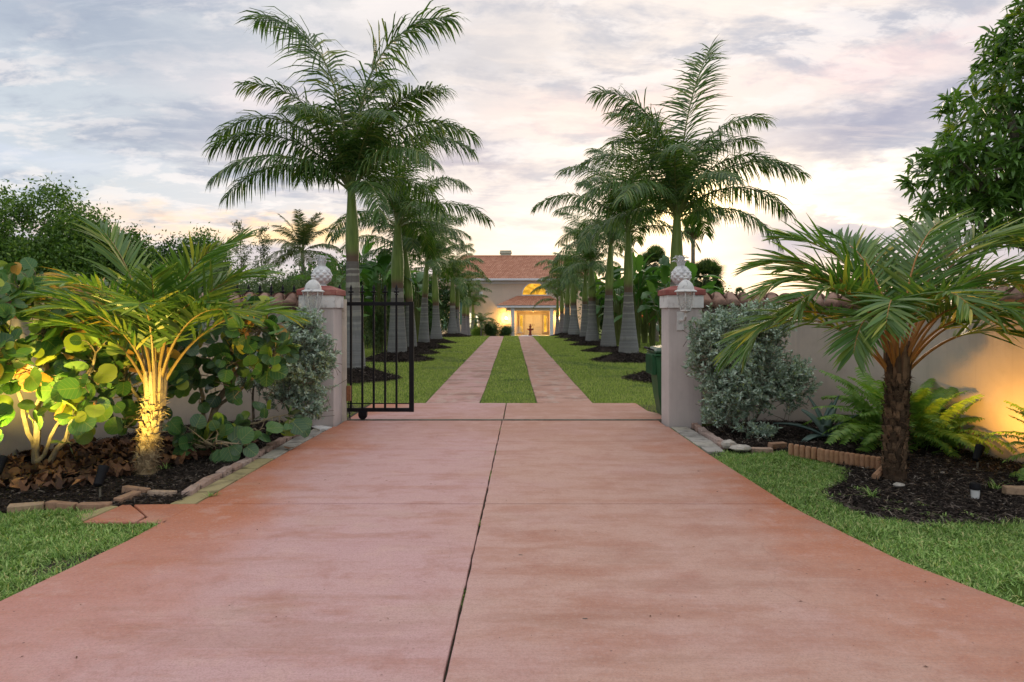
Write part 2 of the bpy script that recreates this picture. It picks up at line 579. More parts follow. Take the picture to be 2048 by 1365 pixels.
def mat_driveway(name, inner=False):
    m, nt, out = newmat(name)
    P = pos(nt)
    sp = node(nt, 'ShaderNodeSeparateXYZ', Vector=P)
    x, y, z = sp.outputs
    big = noise(nt, P, 0.7, 6, 0.6)
    streak = noise(nt, mapping(nt, P, (0.7, 2.2, 1), rot=(0, 0, R(9))), 1.7, 9, 0.68)
    fine = noise(nt, P, 110, 3, 0.75)
    pits = noise(nt, P, 420, 2, 0.5)
    pink = (0.55, 0.345, 0.335)
    tan = (0.53, 0.325, 0.265)
    red = (0.40, 0.18, 0.125)
    rust = (0.47, 0.155, 0.065)
    side = sstep(nt, M2(nt, 'MULTIPLY_ADD', M2(nt, 'SUBTRACT', big, 0.5), 3.0, x), -0.9, 0.6)
    c = mixc(nt, side, pink, tan)
    pur = sstep(nt, noise(nt, mapping(nt, P, loc=(3, 5, 0)), 0.9, 4), 0.5, 0.7)
    c = mixc(nt, M2(nt, 'MULTIPLY', pur, 0.45), c, (0.53, 0.315, 0.33))
    c = mixc(nt, M2(nt, 'MULTIPLY', sstep(nt, streak, 0.47, 0.70), 0.62), c, red)
    # worn reddish path right of the centre joint
    dj = M2(nt, 'ABSOLUTE', M2(nt, 'SUBTRACT', x, M2(nt, 'MULTIPLY_ADD', y, 0.02, 0.15)))
    worn = M2(nt, 'MULTIPLY', sstep(nt, dj, 0.55, 0.05), sstep(nt, M2(nt, 'MULTIPLY_ADD', streak, 0.6, M2(nt, 'MULTIPLY', big, 0.6)), 0.56, 0.72))
    worn = M2(nt, 'MULTIPLY', worn, sstep(nt, y, 6.2, 4.6))
    c = mixc(nt, M2(nt, 'MULTIPLY', worn, 0.7), c, red)
    rj = sstep(nt, M2(nt, 'SUBTRACT', x, M2(nt, 'MULTIPLY_ADD', y, 0.022, -0.352)), 0.0, 0.02)
    c = mixc(nt, M2(nt, 'MULTIPLY', rj, 0.45), c, mixc(nt, sstep(nt, streak, 0.4, 0.6), (0.52, 0.33, 0.26), (0.44, 0.235, 0.165)))
    # oxide-red edges, and a bold band on the left before the gate
    ax = M2(nt, 'ABSOLUTE', x)
    edge = sstep(nt, M2(nt, 'MULTIPLY_ADD', M2(nt, 'SUBTRACT', big, 0.5), 2.6, ax), 1.55, 2.5)
    edge = M2(nt, 'MULTIPLY', edge, M2(nt, 'MULTIPLY_ADD', sstep(nt, y, 3.0, 6.2), 0.6, 0.4))
    c = mixc(nt, M2(nt, 'MULTIPLY', edge, 0.95), c, rust if not inner else red)
    # tan wash towards the gate
    gate = sstep(nt, y, 7.0, 9.6)
    c = mixc(nt, M2(nt, 'MULTIPLY', M2(nt, 'MULTIPLY', gate, sstep(nt, big, 0.3, 0.62)), 0.5), c, (0.38, 0.19, 0.13))
    patch = sstep(nt, noise(nt, mapping(nt, P, (0.8, 1.6, 1), (7, 3, 0)), 1.1, 7, 0.6), 0.55, 0.72)
    c = mixc(nt, M2(nt, 'MULTIPLY', patch, 0.4), c, (0.50, 0.35, 0.28))
    mid = noise(nt, P, 3.2, 9, 0.72)
    c = mixc(nt, M2(nt, 'MULTIPLY', sstep(nt, mid, 0.50, 0.66), 0.33), c, (0.36, 0.15, 0.105))
    c = mixc(nt, M2(nt, 'MULTIPLY', sstep(nt, mid, 0.46, 0.36), 0.35), c, (0.60, 0.39, 0.34))
    broom = noise(nt, mapping(nt, P, (1.2, 60, 1)), 2.0, 4, 0.6)
    c = mixc(nt, M2(nt, 'MULTIPLY', sstep(nt, broom, 0.45, 0.7), 0.16), c, (0.26, 0.12, 0.09))
    vor = node(nt, 'ShaderNodeTexVoronoi', dict(feature='DISTANCE_TO_EDGE'), Vector=mapping(nt, node(nt, 'ShaderNodeVectorMath', dict(operation='MULTIPLY_ADD'), i0=node(nt, 'ShaderNodeTexNoise', Vector=P, Scale=2.0, Detail=5.0).outputs['Color'], i1=(.5, .5, 0), i2=P).outputs[0], (1, 1, 0)), Scale=0.42).outputs['Distance']
    crack = M2(nt, 'MULTIPLY', sstep(nt, vor, 0.0035, 0.0012), sstep(nt, noise(nt, P, 0.8, 3), 0.50, 0.60))
    c = mixc(nt, M2(nt, 'MULTIPLY', crack, 0.12), c, (0.12, 0.07, 0.06))
    # tyre marks: long dark arcs
    tyr = noise(nt, mapping(nt, P, (0.5, 2.6, 1), (1, 2, 0), (0, 0, R(-32))), 1.3, 5, 0.55)
    c = mixc(nt, M2(nt, 'MULTIPLY', M2(nt, 'MULTIPLY', sstep(nt, tyr, 0.53, 0.64), sstep(nt, y, 5.9, 3.9)), 0.30), c, (0.33, 0.17, 0.12))
    if inner:
        blk = sstep(nt, noise(nt, mapping(nt, P, (0.7, 1.3, 1)), 1.3, 8, 0.68), 0.48, 0.64)
        c = mixc(nt, M2(nt, 'MULTIPLY', blk, 0.7), c, (0.17, 0.095, 0.07))
        pale = sstep(nt, noise(nt, mapping(nt, P, (2, 0.8, 1), (5, 5, 0)), 1.8, 6, 0.65), 0.50, 0.62)
        c = mixc(nt, M2(nt, 'MULTIPLY', pale, 0.55), c, (0.47, 0.37, 0.31))
    c = mixc(nt, M2(nt, 'MULTIPLY', sstep(nt, fine, 0.40, 0.66), 0.36), c, (0.22, 0.12, 0.10))
    c = mixc(nt, M2(nt, 'MULTIPLY', sstep(nt, noise(nt, P, 55, 6, 0.8), 0.52, 0.66), 0.28), c, (0.70, 0.52, 0.47))
    spk = sstep(nt, noise(nt, P, 38, 2, 0.4), 0.74, 0.78)
    c = mixc(nt, M2(nt, 'MULTIPLY', spk, 0.7), c, (0.10, 0.06, 0.05))
    bump = M2(nt, 'ADD', M2(nt, 'MULTIPLY', pits, 0.6), fine)
    finish(nt, out, c, 0.82, bump, 0.35, 0.004, 0, 0.25)
    return m


def mat_ground(name):
    m, nt, out = newmat(name)
    P = pos(nt)
    sp = node(nt, 'ShaderNodeSeparateXYZ', Vector=P)
    a = noise(nt, P, 0.35, 5, 0.6)
    b_ = noise(nt, mapping(nt, P, (1, 0.5, 1)), 2.2, 8, 0.7)
    f = noise(nt, P, 60, 4, 0.7)
    c = mixc(nt, sstep(nt, a, 0.35, 0.65), (0.070, 0.125, 0.020), (0.115, 0.175, 0.030))
    c = mixc(nt, M2(nt, 'MULTIPLY', sstep(nt, b_, 0.50, 0.70), 0.55), c, (0.19, 0.19, 0.07))
    c = mixc(nt, M2(nt, 'MULTIPLY', sstep(nt, f, 0.4, 0.7), 0.5), c, (0.030, 0.055, 0.010))
    finish(nt, out, c, 0.9, f, 0.8, 0.03, 0, 0.1)
    return m


def mat_mulch(name):
    m, nt, out = newmat(name)
    P = pos(nt)
    f = noise(nt, P, 45, 8, 0.8)
    a = noise(nt, P, 2.5, 6, 0.65)
    c = ramp(nt, f, [(0.3, (0.008, 0.006, 0.005)), (0.6, (0.045, 0.032, 0.025)), (0.78, (0.16, 0.12, 0.10))])
    c = mixc(nt, M2(nt, 'MULTIPLY', sstep(nt, a, 0.55, 0.72), 0.45), c, (0.12, 0.09, 0.07))
    finish(nt, out, c, 0.95, f, 1.0, 0.03, 0, 0.15)
    return m


def mat_stucco(name, col, grime=(0.28, 0.24, 0.22), sk=0.3):
    m, nt, out = newmat(name)
    P = pos(nt)
    sp = node(nt, 'ShaderNodeSeparateXYZ', Vector=P)
    a = noise(nt, P, 1.2, 6, 0.6)
    f = noise(nt, P, 70, 4, 0.7)
    s = noise(nt, mapping(nt, P, (9, 9, 0.35)), 1.0, 5, 0.6)
    c = ramp(nt, a, [(0.3, tuple(x * 0.88 for x in col)), (0.7, tuple(min(1, x * 1.08) for x in col))])
    c = mixc(nt, M2(nt, 'MULTIPLY', sstep(nt, s, 0.52, 0.75), sk), c, grime)
    drip = M2(nt, 'MULTIPLY', sstep(nt, M2(nt, 'MULTIPLY_ADD', noise(nt, mapping(nt, P, (14, 14, 0.3)), 1.0, 4, 0.7), 1.1, sp.outputs[2]), 1.75, 2.35), 0.45)
    c = mixc(nt, drip, c, grime)
    patchy = sstep(nt, noise(nt, P, 4.5, 8, 0.7), 0.5, 0.68)
    c = mixc(nt, M2(nt, 'MULTIPLY', patchy, 0.22), c, tuple(x * .72 for x in col))
    foot = M2(nt, 'MULTIPLY', sstep(nt, M2(nt, 'MULTIPLY_ADD', s, 0.35, sp.outputs[2]), 0.45, 0.1), 0.5)
    c = mixc(nt, foot, c, grime)
    finish(nt, out, c, 0.9, f, 0.5, 0.006, 0, 0.2)
    return m


def mat_trunk(name, base, bands=16.0):
    """royal palm trunk: grey with ring scars"""
    m, nt, out = newmat(name)
    tcn = nt.nodes.new('ShaderNodeTexCoord').outputs['Object']
    sp = node(nt, 'ShaderNodeSeparateXYZ', Vector=tcn)
    zw = M2(nt, 'MULTIPLY_ADD', noise(nt, tcn, 3, 3), 0.10, sp.outputs[2])
    oi = nt.nodes.new('ShaderNodeObjectInfo')
    zz = M2(nt, 'ADD', zw, M2(nt, 'MULTIPLY', oi.outputs['Random'], 20.0))
    cz = node(nt, 'ShaderNodeCombineXYZ', Z=zz).outputs[0]
    bn = noise(nt, cz, 9.0, 4, 0.8)
    c = ramp(nt, bn, [(0.30, tuple(x * 0.62 for x in base)), (0.5, base), (0.68, tuple(min(1, x * 1.45) for x in base))])
    up0 = sstep(nt, sp.outputs[2], 1.0, 2.4)
    c = mixc(nt, M2(nt, 'MULTIPLY', up0, 0.55), c, (0.15, 0.11, 0.09))
    ph = M2(nt, 'FRACT', M2(nt, 'ADD', M2(nt, 'MULTIPLY', zz, 4.6), M2(nt, 'MULTIPLY', noise(nt, cz, 1.7, 3, 0.6), 5.0)))
    ring = sstep(nt, M2(nt, 'ABSOLUTE', M2(nt, 'SUBTRACT', ph, 0.5)), 0.17, 0.08)
    up = sstep(nt, sp.outputs[2], 0.8, 2.3)
    c = mixc(nt, M2(nt, 'MULTIPLY', ring, M2(nt, 'MULTIPLY_ADD', up, 0.55, 0.12)), c, (0.46, 0.44, 0.37))
    sc = noise(nt, mapping(nt, tcn, (7, 7, 1.2)), 3, 7, 0.7)
    c = mixc(nt, M2(nt, 'MULTIPLY', sstep(nt, sc, 0.5, 0.72), 0.40), c, (0.10, 0.10, 0.075))
    moss = M2(nt, 'MULTIPLY', sstep(nt, noise(nt, tcn, 1.7, 4), 0.52, 0.7), 0.3)
    c = mixc(nt, moss, c, (0.13, 0.145, 0.07))
    c = mixc(nt, M2(nt, 'MULTIPLY', oi.outputs['Random'], 0.35), c, (0.11, 0.105, 0.09))
    finish(nt, out, c, 0.85, M2(nt, 'ADD', ring, sc), 0.35, 0.01, 0, 0.2)
    return m


def mat_shaft(name):
    m, nt, out = newmat(name)
    tcn = nt.nodes.new('ShaderNodeTexCoord').outputs['Object']
    n1 = noise(nt, mapping(nt, tcn, (5, 5, 0.5)), 3, 6, 0.6)
    c = ramp(nt, n1, [(0.3, (0.10, 0.15, 0.022)), (0.55, (0.17, 0.24, 0.04)), (0.75, (0.25, 0.28, 0.08))])
    sp = node(nt, 'ShaderNodeSeparateXYZ', Vector=tcn)
    at = node(nt, 'ShaderNodeAttribute', dict(attribute_name='rnd')).outputs['Fac']
    c = mixc(nt, at, c, (0.13, 0.075, 0.045))
    finish(nt, out, c, 0.45, n1, 0.15, 0.01, 0, 0.4)
    return m


M = {}
M['drive'] = mat_driveway('pink_concrete')
M['drive_in'] = mat_driveway('weathered_concrete', True)
M['ground'] = mat_ground('lawn_ground')
M['mulch'] = mat_mulch('dark_mulch')
M['soil'] = simple('joint_soil', (0.05, 0.045, 0.03), 0.95, 0.4, 30, 0.6)
M['chip'] = rndmat('mulch_chips', [(0, (0.010, 0.008, 0.007)), (0.6, (0.035, 0.025, 0.02)), (0.86, (0.08, 0.058, 0.045)), (0.97, (0.20, 0.165, 0.14))], 0.9, 60, 0.3)
M['sand'] = simple('grey_sand', (0.15, 0.125, 0.105), 0.95, 0.4, 30, 0.7, dirt=(0.03, 0.025, 0.02), dscale=9)
M['wall'] = mat_stucco('garden_stucco', (0.57, 0.495, 0.425), (0.32, 0.28, 0.26), 0.25)
M['pillar'] = mat_stucco('pillar_stucco', (0.58, 0.525, 0.50), (0.36, 0.32, 0.31))
M['band'] = simple('weathered_white', (0.68, 0.68, 0.66), 0.8, 0.12, 4, 0.4, dirt=(0.40, 0.39, 0.38), dscale=5)
M['cap'] = simple('red_cap_paint', (0.26, 0.080, 0.068), 0.75, 0.2, 6, 0.3, dirt=(0.34, 0.17, 0.13), dscale=4)
M['jamb'] = simple('cream_paint', (0.55, 0.50, 0.42), 0.7, 0.12, 6, 0.2, dirt=(0.30, 0.24, 0.17), dscale=4)
M['tile'] = rndmat('barrel_tile_clay', [(0, (0.20, 0.125, 0.095)), (0.5, (0.29, 0.17, 0.125)), (1, (0.36, 0.24, 0.185))], 0.85, 40, 0.4, True, mott=0.55)
M['fruit'] = simple('pineapple_white', (0.66, 0.66, 0.66), 0.8, 0.12, 12, 0.5, dirt=(0.34, 0.33, 0.35), dscale=11)
M['lampw'] = simple('chipped_white_metal', (0.60, 0.60, 0.58), 0.55, 0.08, 10, 0.1, dirt=(0.25, 0.25, 0.26), dscale=16)
M['black'] = simple('black_iron', (0.006, 0.006, 0.008), 0.6, 0.3, 20, 0.15, spec=0.2)
M['steel'] = simple('track_steel', (0.20, 0.18, 0.14), 0.5, 0.3, 12, 0.2, metal=0.6)
M['brownbox'] = simple('rusty_box', (0.25, 0.11, 0.05), 0.7, 0.3, 20, 0.2)
M['binbody'] = simple('bin_green_plastic', (0.012, 0.085, 0.030), 0.45, 0.2, 5, 0.1, spec=0.4)
M['binlid'] = simple('bin_lid_plastic', (0.010, 0.055, 0.022), 0.32, 0.2, 5, 0.05, spec=0.5)
M['rubber'] = simple('dark_rubber', (0.015, 0.015, 0.015), 0.8, 0.2, 12, 0.1)
M['brick'] = rndmat('edging_brick', [(0, (0.34, 0.20, 0.13)), (0.4, (0.42, 0.27, 0.17)), (0.7, (0.40, 0.30, 0.20)), (1, (0.46, 0.33, 0.26))], 0.9, 70, 0.5, True, mott=0.45)
M['brickr'] = rndmat('rose_brick', [(0, (0.36, 0.24, 0.19)), (0.5, (0.40, 0.28, 0.23)), (1, (0.44, 0.34, 0.30))], 0.9, 70, 0.5, True, mott=0.45)
M['scallop'] = rndmat('scallop_clay', [(0, (0.36, 0.19, 0.10)), (1, (0.44, 0.25, 0.15))], 0.9, 60, 0.4, True, mott=0.35)
M['paver'] = rndmat('mossy_paver', [(0, (0.34, 0.29, 0.15)), (0.5, (0.40, 0.33, 0.17)), (1, (0.33, 0.30, 0.22))], 0.9, 18, 0.5, True, mott=0.75)
M['paverg'] = rndmat('grey_paver', [(0, (0.36, 0.34, 0.31)), (0.5, (0.44, 0.41, 0.37)), (1, (0.40, 0.37, 0.29))], 0.9, 18, 0.5, True, mott=0.7)
M['stone'] = simple('pale_stone', (0.48, 0.44, 0.39), 0.85, 0.2, 15, 0.5, dirt=(0.28, 0.24, 0.20), dscale=10)
M['trunk'] = mat_trunk('royal_palm_trunk', (0.20, 0.20, 0.20))
M['shaft'] = mat_shaft('palm_crownshaft')
M['barkg'] = simple('grey_bark', (0.20, 0.17, 0.13), 0.9, 0.35, 14, 0.6, dirt=(0.08, 0.07, 0.05), dscale=8, bd=0.02)
M['barkt'] = simple('tan_bark', (0.34, 0.27, 0.17), 0.85, 0.3, 10, 0.5, dirt=(0.15, 0.12, 0.08), dscale=9, bd=0.02)
M['boot'] = rndmat('palm_boots', [(0, (0.22, 0.15, 0.08)), (0.5, (0.38, 0.28, 0.15)), (1, (0.50, 0.39, 0.23))], 0.9, 50, 0.6, mott=0.55)
M['bootd'] = rndmat('dark_palm_boots', [(0, (0.05, 0.032, 0.02)), (0.5, (0.12, 0.075, 0.045)), (1, (0.28, 0.17, 0.10))], 0.9, 50, 0.6, mott=0.6)
M['petiole'] = rndmat('palm_petiole', [(0, (0.26, 0.18, 0.05)), (1, (0.36, 0.22, 0.07))], 0.5, 30, 0.1, spec=0.4)
M['petoran'] = rndmat('orange_petiole', [(0, (0.36, 0.15, 0.03)), (1, (0.44, 0.20, 0.05))], 0.45, 30, 0.1, spec=0.45)
M['rachis'] = simple('rachis_green', (0.15, 0.17, 0.05), 0.5, 0.2, 6, 0.1)
GR = [(0, (0.022, 0.052, 0.011)), (0.45, (0.040, 0.085, 0.018)), (0.8, (0.07, 0.125, 0.028)), (1, (0.14, 0.16, 0.045))]
M['royal'] = leafmat('royal_palm_leaf', GR, 0.28, 0.38, 0.45)
M['coco'] = leafmat('coconut_leaf', [(0, (0.025, 0.045, 0.012)), (0.7, (0.045, 0.065, 0.018)), (1, (0.10, 0.09, 0.03))], 0.2, 0.45)
M['date'] = leafmat('feather_palm_leaf', [(0, (0.032, 0.080, 0.016)), (0.5, (0.060, 0.125, 0.024)), (0.85, (0.12, 0.175, 0.035)), (1, (0.30, 0.27, 0.05))], 0.32, 0.38, 0.40, back=(0.12, 0.18, 0.07), scale=1.2)
M['dateold'] = leafmat('yellowing_palm_leaf', [(0, (0.30, 0.22, 0.03)), (0.6, (0.38, 0.24, 0.04)), (1, (0.34, 0.13, 0.03))], 0.35, 0.5)
M['deadleaf'] = rndmat('dry_frond', [(0, (0.22, 0.13, 0.07)), (1, (0.36, 0.24, 0.14))], 0.9, 30, 0.2)
M['sg'] = leafmat('sea_grape_green', [(0, (0.030, 0.085, 0.026)), (0.5, (0.055, 0.125, 0.032)), (0.85, (0.10, 0.18, 0.035)), (1, (0.20, 0.24, 0.04))], 0.22, 0.34, 0.45, True, back=(0.10, 0.15, 0.07), veins=True, scale=0.8)
M['sgdark'] = leafmat('sea_grape_deep_green', [(0, (0.022, 0.062, 0.024)), (1, (0.045, 0.095, 0.036))], 0.15, 0.34, 0.5, True, back=(0.07, 0.11, 0.06), veins=True, scale=0.8)
M['sgyel'] = leafmat('sea_grape_yellow', [(0, (0.16, 0.22, 0.03)), (0.7, (0.24, 0.27, 0.035)), (1, (0.32, 0.22, 0.04))], 0.30, 0.4, 0.4, True, veins=True)
M['sgred'] = leafmat('sea_grape_orange', [(0, (0.42, 0.16, 0.05)), (1, (0.36, 0.22, 0.05))], 0.30, 0.4, 0.4, True, veins=True)
M['litter'] = rndmat('fallen_leaf_brown', [(0, (0.05, 0.028, 0.018)), (0.5, (0.12, 0.06, 0.035)), (0.85, (0.22, 0.11, 0.055)), (1, (0.34, 0.16, 0.06))], 0.8, 20, 0.2)
M['silver'] = leafmat('silver_leaf', [(0, (0.13, 0.19, 0.14)), (0.5, (0.24, 0.31, 0.25)), (0.85, (0.38, 0.45, 0.39)), (1, (0.20, 0.26, 0.08))], 0.15, 0.5, 0.35, tint=1.1, gain=1.5)
M['fern'] = leafmat('fern_green', [(0, (0.055, 0.12, 0.02)), (0.6, (0.11, 0.20, 0.035)), (1, (0.18, 0.26, 0.06))], 0.35, 0.45, 0.35, tint=1.5)
M['agave'] = leafmat('agave_blue_green', [(0, (0.10, 0.155, 0.14)), (1, (0.15, 0.21, 0.18))], 0.03, 0.5, 0.4, True)
M['mango'] = leafmat('mango_leaf', [(0, (0.032, 0.080, 0.015)), (0.6, (0.075, 0.15, 0.028)), (0.93, (0.13, 0.21, 0.038)), (1, (0.22, 0.27, 0.04))], 0.25, 0.33, 0.5, back=(0.06, 0.11, 0.04), scale=0.6)
M['oak'] = leafmat('left_tree_leaf', [(0, (0.028, 0.065, 0.012)), (0.6, (0.065, 0.12, 0.022)), (1, (0.15, 0.22, 0.04))], 0.28, 0.45, 0.35, scale=0.5)
M['casu'] = leafmat('grey_green_leaf', [(0, (0.055, 0.085, 0.04)), (0.6, (0.09, 0.125, 0.06)), (1, (0.15, 0.17, 0.07))], 0.30, 0.55, 0.3, scale=0.5)
M['darkbush'] = leafmat('dark_shrub_leaf', [(0, (0.016, 0.040, 0.011)), (0.7, (0.035, 0.072, 0.018)), (1, (0.07, 0.12, 0.03))], 0.22, 0.45, 0.35, scale=0.5)
M['citrus'] = leafmat('citrus_leaf', [(0, (0.07, 0.13, 0.02)), (0.6, (0.14, 0.22, 0.03)), (1, (0.28, 0.32, 0.05))], 0.35, 0.45, 0.35)
M['orange'] = simple('orange_fruit', (0.65, 0.16, 0.02), 0.5, 0.1, 10, 0)
M['banana'] = leafmat('paddle_leaf', [(0, (0.025, 0.070, 0.018)), (0.6, (0.05, 0.12, 0.028)), (1, (0.09, 0.17, 0.04))], 0.30, 0.38, 0.45, True, scale=0.8)
M['sabal'] = leafmat('fan_leaf', [(0, (0.030, 0.058, 0.018)), (0.7, (0.055, 0.090, 0.028)), (1, (0.11, 0.13, 0.05))], 0.22, 0.45, 0.4)
M['grass'] = leafmat('grass_blade', [(0, (0.045, 0.09, 0.018)), (0.4, (0.115, 0.20, 0.045)), (0.75, (0.20, 0.31, 0.09)), (0.9, (0.31, 0.38, 0.15)), (1, (0.38, 0.33, 0.16))], 0.25, 0.5, 0.3, scale=0.9, tint=1.4)
M['lawn'] = leafmat('lawn_blade', [(0, (0.09, 0.14, 0.022)), (0.45, (0.20, 0.27, 0.05)), (0.8, (0.32, 0.36, 0.10)), (1, (0.44, 0.38, 0.20))], 0.25, 0.55, 0.25, scale=0.5, tint=1.4)
M['housewall'] = mat_stucco('house_stucco', (0.70, 0.56, 0.45), (0.54, 0.44, 0.36))
M['fascia'] = simple('fascia_white', (0.66, 0.66, 0.70), 0.6, 0.05, 3, 0.05)
M['porchwall'] = simple('porch_stucco', (0.56, 0.44, 0.33), 0.85, 0.08, 3, 0.2)
M['rooftile'] = rndmat('house_roof_tile', [(0, (0.40, 0.185, 0.115)), (0.5, (0.45, 0.215, 0.135)), (1, (0.52, 0.27, 0.18))], 0.8, 20, 0.2, mott=0.1)
M['shutter'] = simple('teal_shutter', (0.06, 0.15, 0.14), 0.6, 0.15, 5, 0.1)
M['doorw'] = simple('white_door', (0.68, 0.63, 0.56), 0.5, 0.05, 3, 0.05)
M['chim'] = simple('chimney_cream', (0.50, 0.50, 0.40), 0.8, 0.1, 3, 0.2)
M['fount'] = simple('fountain_red', (0.22, 0.05, 0.03), 0.6, 0.2, 5, 0.2)
M['glow'] = glowmat('lit_glass', (1.0, 0.50, 0.05), 0.95)
M['glowpale'] = glowmat('lit_pale_glass', (1.0, 0.86, 0.55), 1.5)
M['sconce'] = glowmat('sconce_glass', (1.0, 0.75, 0.35), 10.0)
M['uplens'] = glowmat('uplight_lens', (1.0, 0.8, 0.35), 6.0)


def mat_glass():
    m, nt, out = newmat('lantern_glass')
    P = pos(nt)
    p = node(nt, 'ShaderNodeBsdfPrincipled', Roughness=0.25)
    p.inputs['Base Color'].default_value = (0.55, 0.55, 0.52, 1)
    t = node(nt, 'ShaderNodeBsdfTransparent')
    f = M2(nt, 'MULTIPLY_ADD', noise(nt, P, 25, 4), 0.3, 0.22)
    mx = node(nt, 'ShaderNodeMixShader', i0=f, i1=t.outputs[0], i2=p.outputs[0])
    nt.links.new(mx.outputs[0], out.inputs[0])
    return m


M['glass'] = mat_glass()

# ================================================================== SETTING
# ground: one sheet, rows follow the gentle fall towards the house
b = MB()
ys = np.concatenate([np.linspace(-40, 44, 22), np.linspace(45, 62, 24), np.array([80, 120, 250, 600, 1500])])
xs = np.array([-1500, -400, -120, -60, -30, -15, 0, 15, 30, 60, 120, 400, 1500.0])
X, Yg = np.meshgrid(xs, ys)
V = np.stack([X, Yg, terr(Yg)], -1).reshape(-1, 3)
nx = len(xs)
i, j = np.meshgrid(np.arange(len(ys) - 1), np.arange(nx - 1), indexing='ij')
Fq = np.stack([i * nx + j, i * nx + j + 1, (i + 1) * nx + j + 1, (i + 1) * nx + j], -1).reshape(-1, 4)
b.add(V, Fq)
tag(b.build('ground', M['ground']), kind='structure')

# driveway: soil bed in the joints + one slab object per pour
drv = bpy.data.objects.new('driveway', None)
COL.objects.link(drv)
drv['kind'] = 'structure'
ZS = 0.03
LE = [(-8.5, -6), (-5.2, -1), (-3.6, 1.5), (-3.0, 2.8), (-2.80, 3.7), (-2.66, 4.7), (-2.60, 5.62), (-2.545, 7.9), (-2.48, 9.46)]
RE = [(8.5, -6), (5.2, -1), (3.6, 1.4), (3.05, 2.7), (2.74, 3.65), (2.47, 4.34), (2.30, 5.35), (2.27, 5.62), (2.19, 7.7), (2.185, 8.35), (2.17, 9.46)]


def joint_x(y):
    return np.interp(y, [-6, 2.96, 5.61, 9.8, 11.9], [-0.75, -0.29, -0.23, -0.15, -0.10])


def edge_pts(E, y0, y1):
    ys_ = [e[1] for e in E]
    xs_ = [e[0] for e in E]
    o = [(float(np.interp(y0, ys_, xs_)), y0)]
    o += [e for e in E if y0 + 1e-3 < e[1] < y1 - 1e-3]
    o += [(float(np.interp(y1, ys_, xs_)), y1)]
    return o


def jl(y0, y1, off):
    n = max(3, int((y1 - y0) / 0.09))
    yy = np.linspace(y0, y1, n)
    return [(float(joint_x(t) + off + random.uniform(-0.0035, 0.0035)), float(t)) for t in yy]


def slab(poly, mat='drive', bevel=0.008, top=ZS):
    b = MB()
    prism(b, poly, -0.09, top)
    o = b.build('concrete_slab', M[mat], drv, bevel=bevel)
    return o


G_ = 0.0055
for y0, y1 in ((-6, 5.62), (5.635, 7.90), (7.908, 9.985)):
    e = edge_pts(LE, y0, min(y1, 9.46))
    if y1 > 9.46:
        e = e + [(-2.44, 9.46), (-2.44, y1)]
    slab(jl(y0, y1, -G_) + e[::-1])
for y0, y1 in ((-6, 5.62), (5.635, 8.36), (8.368, 9.985)):
    e = edge_pts(RE, y0, min(y1, 9.46))
    if y1 > 9.46:
        e = e + [(2.14, 9.46), (2.14, y1)]
    slab(e + jl(y0, y1, G_)[::-1])
slab([(-2.43, 10.115), (-0.135, 10.115), (-0.107, 11.93), (-2.43, 11.93)])
slab([(-0.12, 10.115), (2.17, 10.115), (2.43, 10.3), (2.18, 11.0), (2.16, 11.93), (-0.092, 11.93)])
# triangular tongue of concrete by the left bed
slab([gp(165, 1052), gp(245, 1017), gp(262, 1017), gp(290, 1040), gp(270, 1052)])
slab([gp(275, 1052), gp(296, 1042), gp(268, 1016.5), gp(400, 1015), (-2.61, 5.5), (-2.62, 5.25), gp(330, 1054)])
b = MB()
box(b, -3.0, 2.6, -5.5, 11.9, -0.10, 0.004)
o = b.build('joint_bed', M['soil'], drv)
# two wheel strips
for xa, xb in ((-1.53, -0.57), (0.44, 1.41)):
    y = 11.945
    k = 0
    while y < 49:
        y1 = y + 3.02
        t0, t1 = (y - 12) / 33, (y1 - 12) / 33
        zt0, zt1 = float(terr(y)), float(terr(y1))
        b = MB()
        jx = [random.uniform(-0.012, 0.012) for _ in range(4)]
        P4 = [(xa + jx[0], y), (xb + jx[1], y), (xb + jx[2], y1 - 0.02), (xa + jx[3], y1 - 0.02)]
        V = [(px_, py_, float(terr(py_)) - 0.1) for px_, py_ in P4] + [(px_, py_, float(terr(py_)) + 0.022) for px_, py_ in P4]
        b.add(V, BOXF)
        b.build('strip_slab', M['drive_in'], drv, bevel=0.01)
        y = y1
        k += 1
# forecourt before the house
b = MB()
V = []
for yy in np.linspace(49, 63, 12):
    V += [(-7.5, yy, float(terr(yy)) + 0.02), (7.5, yy, float(terr(yy)) + 0.02)]
b.add(V, [(2 * q, 2 * q + 1, 2 * q + 3, 2 * q + 2) for q in range(11)])
tag(b.build('forecourt_pavement', M['drive_in']), kind='structure')

# gate track set in the concrete
b = MB()
box(b, -2.43, 2.35, 10.00, 10.10, 0.0, 0.022)
o = b.build('gate_track', M['steel'])
box_b = MB()
tag(o, 'thin steel gate track set across the pink driveway between the pillars', 'track')
rl = MB()
tube(rl, [(-2.43, 10.05, 0.03), (2.3, 10.05, 0.03)], 0.012, 8)
rl.build('rail', M['steel'], o, smooth=True)


# mulch beds
def sheet(name, poly, z, mat, kind='structure', jag=0.0):
    b = MB()
    pp = []
    for q in range(len(poly)):
        a_, b_ = np.array(poly[q], float), np.array(poly[(q + 1) % len(poly)], float)
        m_ = max(1, int(np.linalg.norm(b_ - a_) / 0.12))
        for t in range(m_):
            p_ = a_ + (b_ - a_) * t / m_
            if jag:
                p_ = p_ + rng.normal(0, jag, 2)
            pp.append(tuple(p_))
    prism(b, pp, z - 0.12, z)
    o = b.build(name, mat)
    return tag(o, kind=kind)


